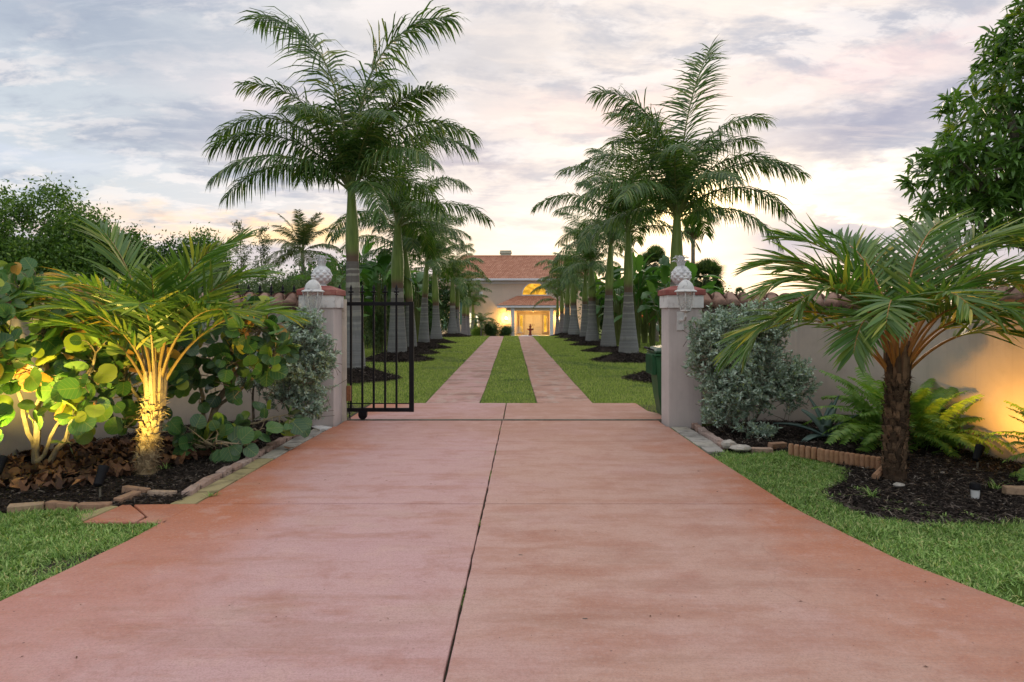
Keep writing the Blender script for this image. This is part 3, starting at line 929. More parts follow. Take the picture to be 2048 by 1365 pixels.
LW = [(-2.70, 9.80), (-3.5, 9.95), (-4.25, 9.86), (-4.75, 9.45), (-5.05, 8.8), (-5.22, 8.1), (-5.40, 7.3), (-5.75, 6.0), (-6.3, 4.6)]
RW = [(2.50, 9.80), (3.5, 10.0), (4.25, 10.0), (4.80, 9.55), (5.06, 8.8), (5.20, 8.0), (5.36, 7.1), (5.62, 5.8), (6.0, 4.2)]
lbed = [gp(640, 855), gp(600, 872), gp(549, 900), gp(507, 925), gp(465, 948), gp(420, 972), gp(360, 1008), gp(330, 1014), gp(250, 1015.5), gp(165, 1020),
        gp(100, 1022), gp(30, 1026), gp(-80, 1032), (-6.1, 5.0), (-5.75, 6.05), (-5.38, 7.35), (-5.2, 8.15), (-5.0, 8.85), (-4.7, 9.5), (-4.2, 9.9), (-3.5, 9.99), (-2.75, 9.9)]
sheet('mulch_bed_left', lbed, 0.020, M['mulch'])
rbed = [(2.62, 9.5), gp(1380, 850), gp(1440, 893), gp(1460, 905), gp(1500, 912), gp(1570, 905), gp(1640, 925), gp(1690, 940), gp(1690, 965), gp(1655, 985), gp(1690, 1008), gp(1750, 1026), gp(1850, 1040),
        gp(2000, 1035), gp(2150, 1040), gp(2400, 1050), (5.9, 4.9), (5.55, 6.1), (5.30, 7.3), (5.14, 8.2), (5.0, 8.9), (4.75, 9.6), (4.2, 10.05), (3.5, 10.05)]
sheet('mulch_bed_right', rbed, 0.012, M['mulch'])
sandp = [gp(1640, 985), gp(1700, 985), gp(1800, 1015), gp(1900, 1005), gp(2060, 1000), gp(2180, 1020), gp(2100, 1052), gp(1950, 1052), gp(1840, 1052), gp(1740, 1040), gp(1670, 1012)]
sheet('sand_margin', sandp, 0.008, M['sand'], jag=0.035)


def inpoly(x, y, poly):
    r = np.zeros(len(x), bool)
    n = len(poly)
    for q in range(n):
        x1, y1 = poly[q]
        x2, y2 = poly[(q + 1) % n]
        c = ((y1 > y) != (y2 > y)) & (x < (x2 - x1) * (y - y1) / (y2 - y1 + 1e-12) + x1)
        r ^= c
    return r


def chips(n, poly, z, big=1.0, name='mulch_chips', hfun=None, mat='chip', parent=None):
    P_ = np.array(poly)
    x = rng.uniform(P_[:, 0].min(), P_[:, 0].max(), n * 2)
    y = rng.uniform(P_[:, 1].min(), P_[:, 1].max(), n * 2)
    k = inpoly(x, y, poly)
    x, y = x[k][:n], y[k][:n]
    n = len(x)
    zz = z + rng.uniform(0.0, 0.022, n)
    if hfun is not None:
        zz = zz + hfun(x, y)
    a = rng.uniform(0, 6.283, n)
    D = np.stack([np.cos(a), np.sin(a), rng.normal(0, 0.25, n)], -1)
    Nn = unit(np.stack([rng.normal(0, 0.4, n), rng.normal(0, 0.4, n), np.ones(n)], -1))
    b = MB()
    kites(b, np.stack([x, y, zz], -1), D, Nn, rng.gamma(3, 0.011, n) * big + 0.012, rng.uniform(0.006, 0.016, n) * big, fold=0.2)
    o = b.build(name, M[mat], parent)
    return tag(o, 'dark shredded bark mulch scattered over the planting bed', None if parent else 'mulch', kind='stuff')


tag(chips(42000, lbed, 0.022), 'dark shredded bark mulch scattered over the left bed')
tag(chips(5000, sandp, 0.010), 'loose mulch bits thinning out over the sandy margin of the right bed')
tag(chips(48000, rbed, 0.014), 'dark shredded bark mulch scattered over the right bed')


# ------------------------------------------------------------------ grass
def blades(name, label, x, y, z, h, w, seg2=True, mat='grass', lean=0.5, cat='grass'):
    n = len(x)
    a = rng.uniform(0, 6.283, n)
    D = unit(np.stack([np.cos(a) * rng.uniform(0.1, 1, n) * lean, np.sin(a) * rng.uniform(0.1, 1, n) * lean, np.ones(n)], -1))
    a2 = a + 1.57 + rng.normal(0, 0.4, n)
    Wd = np.stack([np.cos(a2), np.sin(a2), np.zeros(n)], -1)
    b = MB()
    P_ = np.stack([x, y, z], -1)
    if seg2:
        strips(b, P_, D, Wd, h, w, rng.uniform(0.2, 1.0, n), 2, prof=(0.9, 0.9, 0.1))
    else:
        S = Wd * w[:, None] * 0.5
        V = np.stack([P_ + S, P_ - S, P_ + D * h[:, None]], 1).reshape(-1, 3)
        b.add(V, np.arange(n * 3).reshape(-1, 3), 0, np.repeat(rng.random(n), 3))
    o = b.build(name, M[mat])
    return tag(o, label, cat, kind='stuff')


def fld(x, y, s=1.0, seed=0):
    r_ = np.random.default_rng(seed)
    o = np.zeros_like(x)
    for k in range(7):
        a, f, p = r_.uniform(0, 6.28), s * r_.uniform(0.7, 3.5), r_.uniform(0, 6.28)
        o += np.sin((x * math.cos(a) + y * math.sin(a)) * f + p)
    return o / 7


# right front lawn
drive_poly = LE + RE[::-1]
reg = [(2.05, 7.6), gp(1440, 905), gp(1500, 908), gp(1570, 905), gp(1640, 925), gp(1700, 945), gp(1690, 965), gp(1645, 985), gp(1670, 1008), gp(1750, 1040), gp(1850, 1048),
       gp(2000, 1042), gp(2150, 1046), (5.6, 4.6), (5.0, 2.3), (2.0, 2.3)]
n = 230000
x = rng.uniform(2.0, 5.6, n)
y = rng.uniform(2.4, 7.8, n)
k = inpoly(x, y, reg) & ~inpoly(x + rng.uniform(-.03, .02, n), y, drive_poly)
bare = inpoly(x, y, sandp) | (fld(x, y, 3.5, 3) > 0.42)
k &= ~(bare & (rng.random(n) < 0.88 * np.clip(1.2 - .6 * fld(x, y, 9, 4), .4, 1)))
x, y = x[k], y[k]
n = len(x)
blades('grass_right_verge', 'short green verge grass along the right side of the pink driveway', x, y, np.full(n, 0.0), rng.uniform(0.022, 0.055, n) + 0.018 * (fld(x, y, 5, 9) > 0), rng.uniform(0.004, 0.009, n), lean=1.5)
# left front lawn
reg = [gp(-80, 1036), gp(0, 1032), gp(110, 1024), gp(200, 1030), gp(165, 1050), gp(240, 1050), gp(325, 1053), (-2.60, 5.0), (-2.66, 4.7), (-2.82, 3.7), (-3.1, 2.7), (-5.6, 2.8), (-6, 4.8)]
n = 150000
x = rng.uniform(-6, -2.5, n)
y = rng.uniform(2.7, 6.0, n)
k = inpoly(x, y, reg) & ~inpoly(x - rng.uniform(-.03, .02, n), y, drive_poly)
bare = (fld(x, y, 3.5, 5) > 0.40)
k &= ~(bare & (rng.random(n) < 0.7))
x, y = x[k], y[k]
n = len(x)
blades('grass_left_verge', 'short green verge grass at the left edge of the pink driveway', x, y, np.full(n, 0.0), rng.uniform(0.025, 0.058, n) + 0.02 * (fld(x, y, 5, 9) > 0), rng.uniform(0.004, 0.009, n), lean=1.5)

for nm_, lab_, x0_, x1_, reg_ in (('verge_weeds', 'broad-leaved weeds and clover tufts in the right verge grass', 2.3, 5.2, [(2.35, 7.3), (3.2, 7.2), (3.1, 6.0), (3.7, 5.3), (5.0, 5.0), (5.0, 3.2), (3.2, 3.3), (2.6, 4.9)]),
                                 ('verge_weeds', 'broad-leaved weeds and clover tufts in the left verge grass', -5.2, -2.8, [(-5.0, 5.3), (-2.85, 4.9), (-3.0, 3.8), (-4.8, 3.8)])):
    cx_ = rng.uniform(x0_, x1_, 260)
    cy_ = rng.uniform(3.2, 7.3, 260)
    k = inpoly(cx_, cy_, reg_)
    cx_, cy_ = np.repeat(cx_[k], 22), np.repeat(cy_[k], 22)
    m_ = len(cx_)
    aa = rng.uniform(0, 6.283, m_)
    b = MB()
    strips(b, np.stack([cx_ + rng.normal(0, .018, m_), cy_ + rng.normal(0, .018, m_), np.full(m_, .01)], -1), np.stack([np.cos(aa), np.sin(aa), rng.uniform(.35, 1.3, m_)], -1),
           np.stack([-np.sin(aa), np.cos(aa), 0 * aa], -1), rng.uniform(.035, .085, m_), rng.uniform(.007, .013, m_), .7, 2, 0, np.clip(rng.normal(.72, .15, m_), 0, 1), prof=(.7, 1, .15))
    tag(b.build(nm_, M['grass']), lab_, 'weeds', kind='stuff')

# palms (x, y, base radius, neck radius, grey height, shaft height, lean x, crown scale, frond count)
PALMS_R = [(3.97, 16.5, .33, .125, 2.25, 1.85, 0.02, 1.02, 15), (3.93, 23.0, .35, .13, 2.2, 2.3, -0.02, 1.05, 14), (4.02, 28.5, .34, .14, 2.25, 2.35, 0.12, 0.92, 13),
           (4.00, 34.0, .36, .16, 2.1, 2.0, -0.05, 0.95, 13), (4.15, 39.0, .30, .14, 2.0, 1.9, 0.05, 0.9, 13), (4.0, 44.0, .40, .17, 2.0, 1.8, -0.1, 0.9, 12),
           (3.9, 48.5, .34, .15, 2.0, 1.9, 0.1, 0.85, 12), (3.95, 54.0, .34, .14, 1.9, 1.9, 0, 0.85, 12), (4.0, 60.0, .30, .12, 1.8, 1.8, 0, 0.8, 11)]
PALMS_L = [(-3.86, 16.6, .30, .135, 2.75, 1.95, -0.05, 1.12, 15), (-3.90, 23.2, .34, .18, 2.35, 2.35, 0.02, 1.05, 14), (-4.02, 27.0, .26, .13, 1.9, 2.2, -0.22, 0.92, 13),
           (-4.00, 31.0, .27, .12, 2.2, 1.8, 0.15, 0.82, 12), (-4.05, 36.5, .34, .15, 1.9, 2.2, -0.12, 0.96, 13), (-4.0, 46.0, .38, .16, 2.0, 2.0, 0.0, 0.95, 12),
           (-4.05, 50.0, .30, .14, 1.9, 1.9, 0.1, 0.85, 12), (-4.0, 57.0, .34, .16, 1.9, 1.8, 0, 0.85, 12), (-4.1, 63.0, .30, .15, 1.9, 1.7, 0, 0.8, 11), (-4.0, 70.0, .36, .15, 1.6, 1.5, 0, 0.8, 12)]
MOUNDS = [(p[0], p[1]) for p in PALMS_R + PALMS_L if p[1] < 66]
# lawn inside the gate, nearer blades finer
n = 620000
u = rng.random(n)
y = 10.2 * (50 / 10.2) ** u
x = rng.uniform(-1, 1, n) * np.minimum(2.4 + y * 0.52, 13)
k = ~(((x > -1.55) & (x < -0.55) | (x > 0.42) & (x < 1.43)) & (y > 11.8))
k &= ~((x > -2.5) & (x < 2.17) & (y < 11.95)) & ~((x >= 2.15) & (y < 10.35))
wall_k = ~((np.abs(x) > 2.4) & (y < 10.3))
k &= wall_k
for mx_, my_ in MOUNDS:
    k &= ((x - mx_) ** 2 + (y - my_) ** 2) > 1.12 ** 2
k &= ~((fld(x, y * 0.7, 1.6, 11) > 0.30) & (rng.random(n) < 0.75))
x, y = x[k], y[k]
n = len(x)
far = np.clip(y / 12, 1, 4)
blades('lawn_grass', 'mown green lawn on both sides of the driveway strips behind the gate', x, y, terr(y), rng.uniform(0.03, 0.055, n) * far ** 0.25, 0.0045 * far * rng.uniform(0.7, 1.3, n), False, 'lawn', 0.8)
# tufts along slab edges and joints
n = 5200
y = np.concatenate([rng.uniform(12, 40, 3000), rng.uniform(2.8, 11.8, 1400), rng.uniform(3, 9.4, 800)])
x = np.concatenate([rng.choice([-1.56, -0.545, 0.415, 1.435], 3000) + rng.normal(0, 0.02, 3000), joint_x(y[3000:4400]) + rng.normal(0, 0.006, 1400), np.interp(y[4400:], [e[1] for e in RE], [e[0] for e in RE]) + 0.01])
keep = np.ones(n, bool)
keep[3000:4400] = fld(x[3000:4400] * 0, y[3000:4400], 6, 2) > 0.28
x, y = x[keep], y[keep]
blades('joint_weeds', 'tiny green weeds growing in the driveway joint', x, y, terr(y) + 0.012, rng.uniform(0.012, 0.035, len(x)), rng.uniform(0.004, 0.008, len(x)), False, 'grass', 1.6, 'weeds')

# ================================================================== PALMS
ANGK = 26


def frond_mesh(name, L, a0, a1, npair, ll, lw, droop, pet=0.12, plume=0.3, seed=0, mats=('royal', 'rachis'), rr=0.028, tipfwd=0.9, curve=1.2, nseg=3, ct0=0.35, yaw=0.0, rachis_sides=5):
    r_ = np.random.default_rng(seed)
    t = np.linspace(0, 1, ANGK)
    ang = np.radians(a0 + (a1 - a0) * t ** curve)
    dx, dz = np.cos(ang), np.sin(ang)
    pts = np.zeros((ANGK, 3))
    pts[1:, 0] = np.cumsum((dx[1:] + dx[:-1]) / 2) * L / (ANGK - 1)
    pts[1:, 2] = np.cumsum((dz[1:] + dz[:-1]) / 2) * L / (ANGK - 1)
    pts[:, 1] = yaw * t ** 2 * L
    b = MB()
    tube(b, pts, rr * (1 - 0.88 * t) , rachis_sides, 1, rnd=0.5)
    u = np.repeat(np.linspace(0, 1, npair), 2)
    side = np.tile([1.0, -1.0], npair)
    tt = pet + (0.995 - pet) * u
    tt = np.clip(tt + r_.normal(0, 0.004, len(tt)), 0, 1)
    Pb = np.stack([np.interp(tt, t, pts[:, q]) for q in range(3)], -1)
    aa = np.interp(tt, t, ang)
    T = np.stack([np.cos(aa), np.zeros_like(aa), np.sin(aa)], -1)
    U = np.stack([-np.sin(aa), np.zeros_like(aa), np.cos(aa)], -1)
    B = np.stack([np.zeros_like(aa), side, np.zeros_like(aa)], -1)
    ct = ct0 + (tipfwd - ct0) * u ** 1.4 + r_.normal(0, 0.06, len(u))
    cu = r_.normal(0.12, plume, len(u))
    D = unit(T * ct[:, None] + B * 0.85 + U * cu[:, None])
    prof = np.sin(np.pi * (0.16 + 0.74 * u)) ** 0.7
    Ls = ll * prof * r_.uniform(0.85, 1.1, len(u))
    Wd = T - (T * D).sum(-1, keepdims=True) * D
    Wd = unit(Wd + U * r_.normal(0, 0.35, (len(u), 1)))
    dr = droop * r_.uniform(0.6, 1.35, len(u))
    strips(b, Pb, D, Wd, Ls, lw, dr, nseg, 0, r_.random(len(u)))
    return b.mesh(name, [M[mats[0]], M[mats[1]]])


ROY = [  # a0 start elevation, a1 end elevation
    frond_mesh('frond', 3.75, 89, 0, 136, .92, .034, .80, plume=.30, seed=1, curve=2.2),
    frond_mesh('frond', 3.3, 82, -12, 100, .80, .033, .85, plume=.24, seed=2, curve=1.5),
    frond_mesh('frond', 3.3, 72, -38, 100, .82, .033, 1.15, plume=.20, seed=3, curve=1.4),
    frond_mesh('frond', 3.3, 58, -38, 100, .84, .033, 1.35, plume=.18, seed=4),
    frond_mesh('frond', 3.2, 42, -48, 100, .82, .033, 1.45, plume=.16, seed=5),
    frond_mesh('frond', 2.9, 22, -64, 96, .76, .033, 1.5, plume=.16, seed=6),
    frond_mesh('frond', 2.6, -5, -82, 90, .66, .033, 1.5, plume=.16, seed=7),
    frond_mesh('frond', 3.7, 87, 58, 136, .80, .034, .45, plume=.34, seed=8, curve=1.3)]


def royal_palm(idx, side, p, label, spec=None):
    x, y, br, nr, gh, sh, lean, cs, nf = p
    z0 = float(terr(y)) + 0.10
    root = thing('royal_palm', (x, y, z0), label, 'palm tree', 'royal palms lining the driveway')
    r_ = np.random.default_rng(100 + idx + (50 if side > 0 else 0))
    zs = np.linspace(0, gh, 44)
    tz = zs / gh
    rad = nr * 1.12 + (br - nr * 1.12) * np.exp(-(tz * r_.uniform(1.9, 2.6)) ** r_.uniform(1.5, 1.9)) + r_.uniform(.005, .04) * np.sin(tz * 3.14)
    rad = rad + 0.006 * (np.arange(44) % 3 == 0)
    rad[0] *= 1.08
    cxs = lean * (zs / (gh + sh)) ** 2
    b = MB()
    tube(b, np.stack([cxs, 0 * zs, zs], -1) + np.array([x, y, z0]), rad, 20, 0)
    b.build('trunk', M['trunk'], root, smooth=True)
    zs2 = np.linspace(gh - 0.01, gh + sh, 16)
    t2 = np.linspace(0, 1, 16)
    rad2 = nr * (1.10 + 0.16 * np.sin(np.minimum(t2 * 1.5, 1) * 3.14) - 0.55 * t2 ** 2.2)
    cx2 = lean * (zs2 / (gh + sh)) ** 2
    b = MB()
    tube(b, np.stack([cx2, 0 * zs2, zs2], -1) + np.array([x, y, z0]), rad2, 16, 0, rnd=None)
    b.r = [np.full(len(r0), 0.0) for r0 in b.r]
    rr0 = np.zeros(16 * 16)
    rr0[:16 * 2] = 1.0
    rr0[16 * 2:16 * 3] = 0.3
    b.r[0] = rr0
    b.build('crownshaft', M['shaft'], root, smooth=True)
    top = np.array([x + lean, y, z0 + gh + sh])
    # spear leaf
    b = MB()
    sp_h = 1.5 * cs
    tube(b, [top + (0, 0, -0.3), top + (0.02, 0, sp_h * 0.5), top + (0.08, 0, sp_h)], [nr * 0.5, 0.04, 0.006], 6)
    b.build('spear_leaf', M['rachis'], root, smooth=True)
    if spec is None:
        spec = []
        for q in range(nf):
            f = q / (nf - 1)
            spec.append((q * 137.5 + r_.uniform(-22, 22), min(5, int(f * 5.6 + r_.uniform(-0.4, 0.6))), r_.uniform(0.82, 1.10) * (0.92 if y > 30 else 1.0)))
    for q, (azd, ty, s) in enumerate(spec):
        off = np.array([math.cos(R(azd)), math.sin(R(azd)), 0]) * nr * 0.45
        zoff = -0.10 - 0.20 * (q / len(spec))
        inst(ROY[ty], 'frond', root, top + off + (0, 0, zoff), (R(r_.uniform(-7, 7)), R(r_.uniform(-5, 5)), R(azd)), s * cs)
    return root


ordn = ['nearest', 'second', 'third', 'fourth', 'fifth', 'sixth', 'seventh', 'eighth', 'ninth', 'tenth']
# fronds of the two palms by the gate, after the photograph: azimuth (0 right, 90 away), type, size
SPEC_L0 = [(125, 1, 1.08), (60, 1, 1.08), (205, 1, 1.0), (335, 1, 1.0), (165, 0, 1.30), (15, 0, 1.32), (178, 2, 1.12), (-20, 1, 0.95), (75, 0, 1.0), (190, 3, 1.02), (172, 4, 1.0), (10, 2, 1.05), (-12, 3, 0.95), (210, 4, 0.95), (-60, 2, 0.85), (250, 2, 0.85), (-40, 4, 0.9), (100, 2, 0.95), (300, 5, 0.8), (130, 3, 0.9), (50, 4, 0.9)]
SPEC_R0 = [(125, 1, 1.0), (55, 1, 1.0), (205, 1, .95), (30, 7, 1.20), (168, 0, 1.04), (10, 1, 1.08), (150, 0, 0.9), (15, 1, 0.95), (188, 2, 0.9), (-5, 2, 0.95), (-8, 3, 1.0), (12, 4, 1.0), (200, 4, 0.88), (175, 5, 0.8), (260, 2, 0.8), (290, 3, 0.78), (90, 1, 0.9), (100, 3, 0.9), (230, 4, 0.85), (-30, 5, 0.9), (60, 4, 0.9)]
for q, p in enumerate(PALMS_R):
    nm = 'royal palm in the right row, ' + ('beside the green bin and right pillar' if q == 0 else ordn[q] + ' from the gate pillar')
    royal_palm(q, 1, p, ('tall grey-trunked ' + nm), SPEC_R0 if q == 0 else None)
for q, p in enumerate(PALMS_L):
    nm = 'royal palm in the left row, ' + ('right behind the black iron gate' if q == 0 else ordn[q] + ' from the gate')
    royal_palm(q, -1, p, ('tall grey-trunked ' + nm), SPEC_L0 if q == 0 else None)


def hmound(x, y):
    d = np.sqrt(x * x + y * y) / 1.25
    return 0.27 * np.clip(1 - d, 0, 1) ** 1.1 - 0.02 * (d > 1)


b = MB()
rr_ = np.array([0, .2, .4, .6, .8, 1.0, 1.15, 1.3])
a_ = np.arange(28) * 2 * np.pi / 28
wv = 1 + 0.08 * np.sin(a_ * 3 + 1) + 0.05 * np.sin(a_ * 5)
RR, AA = np.meshgrid(rr_, a_, indexing='ij')
XX, YY = RR * np.cos(AA) * wv, RR * np.sin(AA) * wv
ZZ = 0.27 * np.clip(1 - RR / 1.25, 0, 1) ** 1.1 - 0.03 * (RR > 1.2) + rng.normal(0, 0.008, RR.shape)
i, j = np.meshgrid(np.arange(7), np.arange(28), indexing='ij')
b.add(np.stack([XX, YY, ZZ], -1).reshape(-1, 3), np.stack([i * 28 + j, (i + 1) * 28 + j, (i + 1) * 28 + (j + 1) % 28, i * 28 + (j + 1) % 28], -1).reshape(-1, 4))
mound_me = b.mesh('mulch_mound', M['mulch'], True)
circ = [(1.27 * math.cos(t), 1.27 * math.sin(t)) for t in np.linspace(0, 6.283, 20)[:-1]]
tmpo = chips(9000, circ, -0.005, 1.7, hfun=hmound)
chip_me = tmpo.data
bpy.data.objects.remove(tmpo)
for q, (mx_, my_) in enumerate(MOUNDS):
    o = bpy.data.objects.new('mulch_mound', mound_me)
    COL.objects.link(o)
    o.location = (mx_, my_, float(terr(my_)) - 0.005)
    o.rotation_euler = (0, 0, random.uniform(0, 6))
    s_ = random.uniform(0.88, 1.05)
    o.scale = (s_, s_, random.uniform(1.2, 1.5))
    o['kind'] = 'structure'
    c = bpy.data.objects.new('bark_chips', chip_me)
    COL.objects.link(c)
    c.parent = o
    c['kind'] = 'stuff'


# ------------------------------------------------------------------ feather palms in the beds
def booted_trunk(root, base, h, r, lean, mat, seed, kboot=11, rings=13):
    r_ = np.random.default_rng(seed)
    x, y, z = base
    zs = np.linspace(-0.03, h, 14)
    t = np.linspace(0, 1, 14)
    ctr = np.stack([x + lean * t, y + 0 * t, z + zs], -1)
    b = MB()
    rad = r * (0.80 + 0.12 * np.sin(t * 3)) * np.where(t < 0.08, 1.25, 1)
    tube(b, ctr, rad, 12, 0, rnd=0.2)
    b.build('trunk', M[mat], root, smooth=True)
    b = MB()
    for k in range(rings):
        tk = (k + 0.3) / rings
        c = np.array([x + lean * tk, y, z + tk * h])
        for q in range(kboot):
            a = (q + 0.5 * (k % 2)) * 2 * math.pi / kboot + r_.uniform(-.12, .12)
            o = np.array([math.cos(a), math.sin(a), 0])
            s = np.array([-math.sin(a), math.cos(a), 0])
            rk = r * (0.84 + 0.1 * math.sin(tk * 3)) * r_.uniform(.96, 1.06)
            w = 2 * math.pi * rk / kboot * r_.uniform(.42, .68)
            hh = h / rings * r_.uniform(.8, 1.7)
            ou = r_.uniform(0.008, 0.05)
            base_ = c + o * rk * 0.93
            up = np.array([0, 0, 1.0])
            V = [base_ - s * w, base_ + s * w, base_ + s * w * .8 + up * hh + o * ou, base_ - s * w * .8 + up * hh + o * ou,
                 base_ + s * w * .5 + up * hh * 1.06 + o * (ou - 0.03), base_ - s * w * .5 + up * hh * 1.06 + o * (ou - 0.03), base_ + o * 0.022 + up * hh * 0.4]
            b.add(V, [(0, 1, 6), (1, 2, 6), (2, 3, 6), (3, 0, 6), (3, 2, 4, 5)], 0, r_.random())
    tag(b.build('leaf_bases', M[mat], root), kind='stuff')
    b = MB()
    m_ = 900
    aa = r_.uniform(0, 6.283, m_)
    tk = r_.uniform(0, 1, m_)
    rk = r * (.9 + .1 * np.sin(tk * 3)) * r_.uniform(.92, 1.08, m_)
    P_ = np.stack([x + lean * tk + np.cos(aa) * rk, y + np.sin(aa) * rk, z + tk * h], -1)
    o_ = np.stack([np.cos(aa), np.sin(aa), 0 * aa], -1)
    D = unit(o_ * r_.uniform(.05, .7, (m_, 1)) + np.stack([-np.sin(aa), np.cos(aa), 0 * aa], -1) * r_.normal(0, .6, (m_, 1)) + np.array([0, 0, 1.]) * r_.normal(.3, .7, (m_, 1)))
    strips(b, P_, D, np.cross(D, o_), r_.uniform(.03, .10, m_), r_.uniform(.003, .008, m_), .4, 2, 0, r_.random(m_) ** 1.5, prof=(1, 1, .2))
    tag(b.build('fibres', M[mat], root), kind='stuff')


def feather_palm(base, h, r, lean, bootmat, petmat, spec, label, seed, L=1.5, da=-6, npr=48):
    root = thing('feather_palm', base, label, 'palm tree')
    booted_trunk(root, base, h, r, lean, bootmat, seed)
    r_ = np.random.default_rng(seed)
    top = np.array(base) + (lean, 0, h)
    # dry sheath stubs
    b = MB()
    for q in range(12):
        a = q * 2.4
        o = np.array([math.cos(a), math.sin(a), 0])
        tube(b, [top + o * r * .7 + (0, 0, -.12), top + o * r * .95 + (0, 0, .12), top + o * r * 1.1 + (0, 0, r_.uniform(.2, .34))], [.035, .028, .012], 5, 0, rnd=r_.random())
    tag(b.build('cut_stubs', M[bootmat], root))
    for q, (azd, a0, a1, s, od) in enumerate(spec):
        mats = ('dateold' if od else 'date', petmat)
        me = frond_mesh('frond', L * s, min(87, a0 + 9), a1 + da, npr, .50 * s ** .5, .030, .17 if not od else .5, pet=.34, plume=.18, seed=seed * 31 + q, mats=mats, rr=.017, tipfwd=1.5, curve=1.45, ct0=0.55, yaw=r_.uniform(-.07, .07), rachis_sides=6)
        off = np.array([math.cos(R(azd)), math.sin(R(azd)), 0]) * r * .55
        inst(me, 'frond', root, top + off + (0, 0, -.05 + .012 * q % .1), (0, 0, R(azd)))
    return root


# azimuth, start elev, end elev, size, old?
SPL = [(160, 82, 32, 1.22, 0), (150, 66, 8, 1.0, 0), (185, 60, -20, .86, 0), (200, 72, -5, .9, 0), (25, 80, 26, 1.16, 0), (-5, 70, -5, 1.10, 0), (8, 56, -28, 1.04, 0),
       (-25, 64, -35, 1.0, 0), (255, 80, -12, 0.95, 0), (285, 78, -25, 0.95, 0), (225, 74, -20, 0.9, 0), (90, 78, 10, 1.1, 0), (60, 70, 0, 1.1, 0), (120, 66, -5, 1.1, 0),
       (320, 74, -22, 0.92, 0), (172, 64, 8, 1.0, 1), (340, 80, 12, 1.08, 0), (300, 82, 20, 0.9, 0)]
feather_palm((-3.58, 6.66, 0.02), 0.80, 0.088, 0.10, 'boot', 'petiole', SPL, 'small feather palm with pale booted trunk lit yellow in the left bed', 11, 1.55, 6, 38)
SPR = [(182, 52, -62, 1.16, 0), (168, 46, -62, 1.14, 0), (345, 42, -64, 1.0, 0),  (168, 72, -18, 1.18, 0), (158, 80, 10, 1.12, 0), (200, 66, -45, 1.05, 0), (100, 84, 25, 1.05, 0), (30, 80, 22, 1.15, 0), (8, 74, -5, 1.25, 0),
       (-8, 62, -38, 1.2, 0), (18, 66, 8, 1.2, 0), (-25, 55, -60, 1.0, 0), (240, 66, -50, 0.95, 0), (270, 74, -42, 0.9, 0), (295, 64, -60, 0.95, 0), (225, 56, -66, 0.9, 0), (60, 68, -8, 1.1, 0), (130, 70, -5, 1.1, 0), (75, 84, 15, 1.1, 0), (185, 70, -30, 1.1, 0), (0, 70, -30, 1.1, 0), (-50, 58, -60, .9, 0), (320, 70, -20, 1.05, 0)]
feather_palm((3.62, 6.46, 0.02), 1.02, 0.098, 0.03, 'bootd', 'petoran', SPR, 'feather palm with dark shaggy trunk and orange leaf stalks in the right bed', 23, 1.62)


# ------------------------------------------------------------------ sea grapes
def sg_leaf(name, mat, seed):
    r_ = np.random.default_rng(seed)
    n = 14
    a = np.arange(n) / n * 2 * np.pi
    rad = 0.5 * (1 + 0.05 * np.sin(2 * a + 1) + r_.normal(0, 0.02, n))
    notch = np.exp(-((a - np.pi) / 0.35) ** 2)
    rad = rad * (1 - 0.28 * notch)
    ex, ey = 0.5 + rad * np.cos(a), rad * np.sin(a) * 1.08
    cup = r_.uniform(0.02, 0.10)
    ez = cup * (ey ** 2 * 4) + 0.03 * np.sin(3 * a + seed) - 0.05 * np.cos(a)
    mx_, my_ = 0.5 + rad * .55 * np.cos(a), rad * .55 * np.sin(a) * 1.08
    mz = cup * (my_ ** 2 * 4) * 0.7 + 0.01 * np.sin(3 * a + seed)
    V = np.concatenate([[[0.5, 0, 0]], np.stack([mx_, my_, mz], -1), np.stack([ex, ey, ez], -1)])
    Fc = []
    for q in range(n):
        q2 = (q + 1) % n
        Fc += [(0, 1 + q, 1 + q2), (1 + q, 1 + n + q, 1 + n + q2, 1 + q2)]
    b = MB()
    b.add(V, Fc)
    return b.mesh(name, M[mat], True)


SGL = {k_: [sg_leaf('leaf', k_, s_) for s_ in range(3)] for k_ in ('sg', 'sgdark', 'sgyel', 'sgred')}


